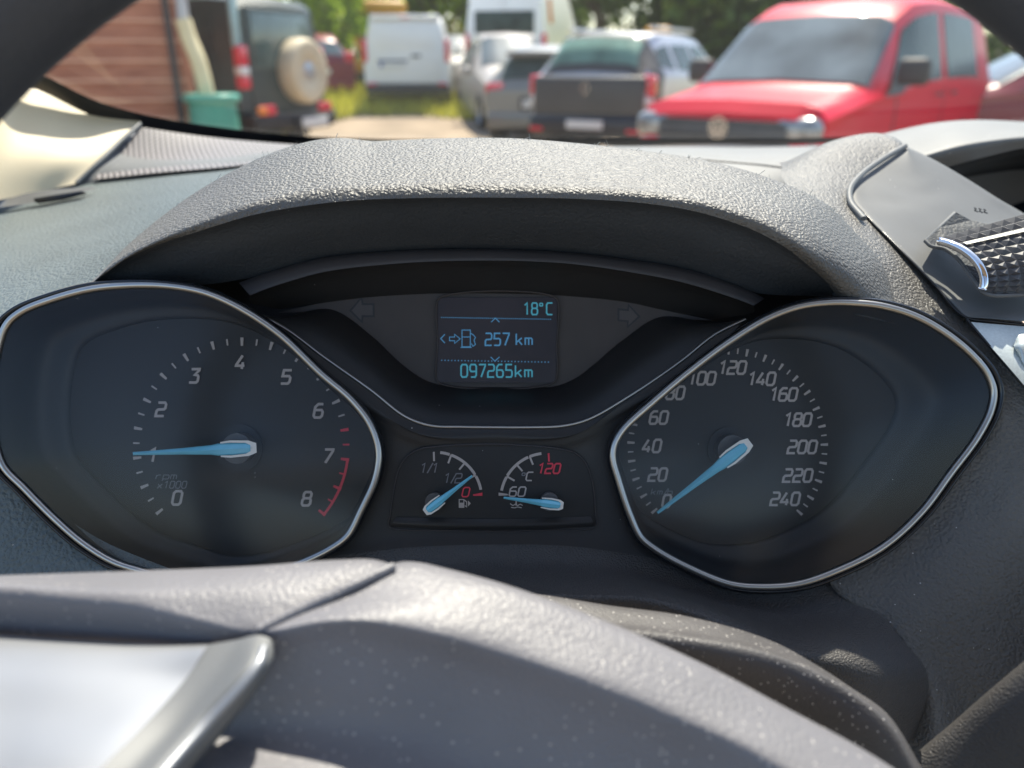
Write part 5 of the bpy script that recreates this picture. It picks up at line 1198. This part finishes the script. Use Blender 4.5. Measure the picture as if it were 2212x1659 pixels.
# ---- shed with rain barrel and downpipe
c0 = at(434, 8.4, 0)
sh = empty('wooden_shed', (c0.x, c0.y, 0), math.radians(23), 'brown weatherboarded shed at the left, its corner by the green rain barrel', 'shed')
vs, fs = [], []
def add(a, b):
    k = len(vs)
    for x in (a[0], b[0]):
        for y in (a[1], b[1]):
            for z in (a[2], b[2]): vs.append((x, y, z))
    for f in ((0, 1, 3, 2), (4, 6, 7, 5), (0, 4, 5, 1), (2, 3, 7, 6), (0, 2, 6, 4), (1, 5, 7, 3)): fs.append(tuple(k+i for i in f))
z = .05
while z < 2.5:
    k = len(vs)
    for x in (-4.5, -.02):
        for y, zz in ((-.030, z), (-.012, z+.172), (.03, z+.172), (.03, z)): vs.append((x, y, zz))
    fs += [(k, k+4, k+5, k+1), (k+1, k+5, k+6, k+2), (k, k+3, k+7, k+4), (k, k+1, k+2, k+3), (k+4, k+7, k+6, k+5), (k+3, k+2, k+6, k+7)]
    z += .175
mesh('wall', vs, fs, M['wood'], sh)
vs, fs = [], []
z = .05
while z < 2.5:
    add((-4.5, -.038, z-.006), (-.02, -.02, z+.016)); z += .175
mesh('board_edge', vs, fs, M['woodjoint'], sh)
box('side_wall', (-.06, .04, .03), (-.02, 4.0, 2.5), M['wood'], sh, .004); box('corner_board', (-.07, -.05, .03), (.0, -.036, 2.5), M['wood'], sh, .004)
box('roof', (-4.8, -.4, 2.5), (.3, 4.3, 2.62), M['roofm'], sh, .02); box('base', (-4.5, -.01, 0), (-.03, 4.0, .05), M['roofm'], sh)
box('drain_strip', (-.19, -.085, .05), (-.13, -.036, 2.5), M['plas'], sh, .015)
def wlathe(name, prof, loc, mt, par=None, n=40):
    vs, fs = [], []
    for rr, zz in prof:
        for j in range(n): vs.append((rr*math.cos(j/n*6.2832), rr*math.sin(j/n*6.2832), zz))
    for q in range(len(prof)-1):
        for j in range(n): fs.append((q*n+j, q*n+(j+1) % n, (q+1)*n+(j+1) % n, (q+1)*n+j))
    o = mesh(name, vs, fs, mt, par, 50)
    if par is None: o.location = loc
    return o
bl = at(468, 7.9, 0)
ba = empty('rain_barrel', bl, 0, 'green plastic rain barrel standing at the shed corner', 'barrel')
wlathe('barrel_body', [(.0, .0), (.19, .0), (.205, .03), (.235, .45), (.215, .84), (.212, .93), (.20, .93), (.20, .70), (0, .70)], bl, M['barrel'], ba)
wlathe('barrel_rim', [(.205, .925), (.245, .925), (.255, .95), (.25, .985), (.235, .995), (.20, .985), (.195, .93)], bl, M['barrel'], ba)
pp = [at(384, 8.02, 2.35, 0), at(387, 8.02, 1.95, 0), at(396, 8.0, 1.62, 0), at(409, 7.98, 1.46, 0), at(427, 7.95, 1.29, 0), at(441, 7.93, 1.09, 0), at(452, 7.92, .88, 0)]
dp = empty('downpipe', tuple(pp[0]), 0, 'curved cream downpipe leading from the shed into the green barrel', 'pipe')
def wtube(name, pts, r, mt, fl=1):
    a = [Vector(q) for q in spl([tuple(p) for p in pts], 40)]; n = len(a); vs, fs = [], []
    for i in range(n):
        T_ = (a[min(i+1, n-1)]-a[max(i-1, 0)]).normalized(); N = T_.cross(Vector((0, 1, 0))).normalized(); B = T_.cross(N)
        for j in range(14): vs.append(a[i]+N*r*math.cos(j/14*6.2832)*fl+B*r*math.sin(j/14*6.2832))
    for i in range(n-1):
        for j in range(14): fs.append((i*14+j, i*14+(j+1) % 14, (i+1)*14+(j+1) % 14, (i+1)*14+j))
    fs += [tuple(range(14)), tuple((n-1)*14+j for j in reversed(range(14)))]
    return mesh(name, vs, fs, mt, None, 60)
under(wtube('upper_pipe', pp[:3], .05, M['pipe_g']), dp); under(wtube('lower_pipe', pp[2:], .072, M['pipe']), dp)

# ---- lint and hairs caught on the hood
vs, fs = [], []
sil = arc_resample(SIL, 400)
for k in range(230):
    i = random.randrange(20, 380); x, y, d = sil[i]; t = random.random()**2*26
    p = P(x+random.uniform(-3, 3), y+1+t, d-.0012-.0006*t/8)
    L_ = random.uniform(.0008, .0032); a = random.uniform(0, 6.28); dirv = CR*math.cos(a)+CU*abs(math.sin(a))*.8; bendv = CU*random.uniform(-.3, .8)+CR*random.uniform(-.8, .8)
    q = [p + dirv*L_*s + bendv*L_*s*s*.6 for s in (0, .35, .7, 1)]; w = CU.cross(CF)*.0001 + CU*.00008; b = len(vs)
    for v in q: vs += [v-w, v+w]
    fs += [(b+2*j, b+2*j+1, b+2*j+3, b+2*j+2) for j in range(3)]
tag(mesh('dust_fibres', vs, fs, M['stripe']), 'pale lint and dust fibres caught on the instrument hood', 'lint', None, 'stuff')
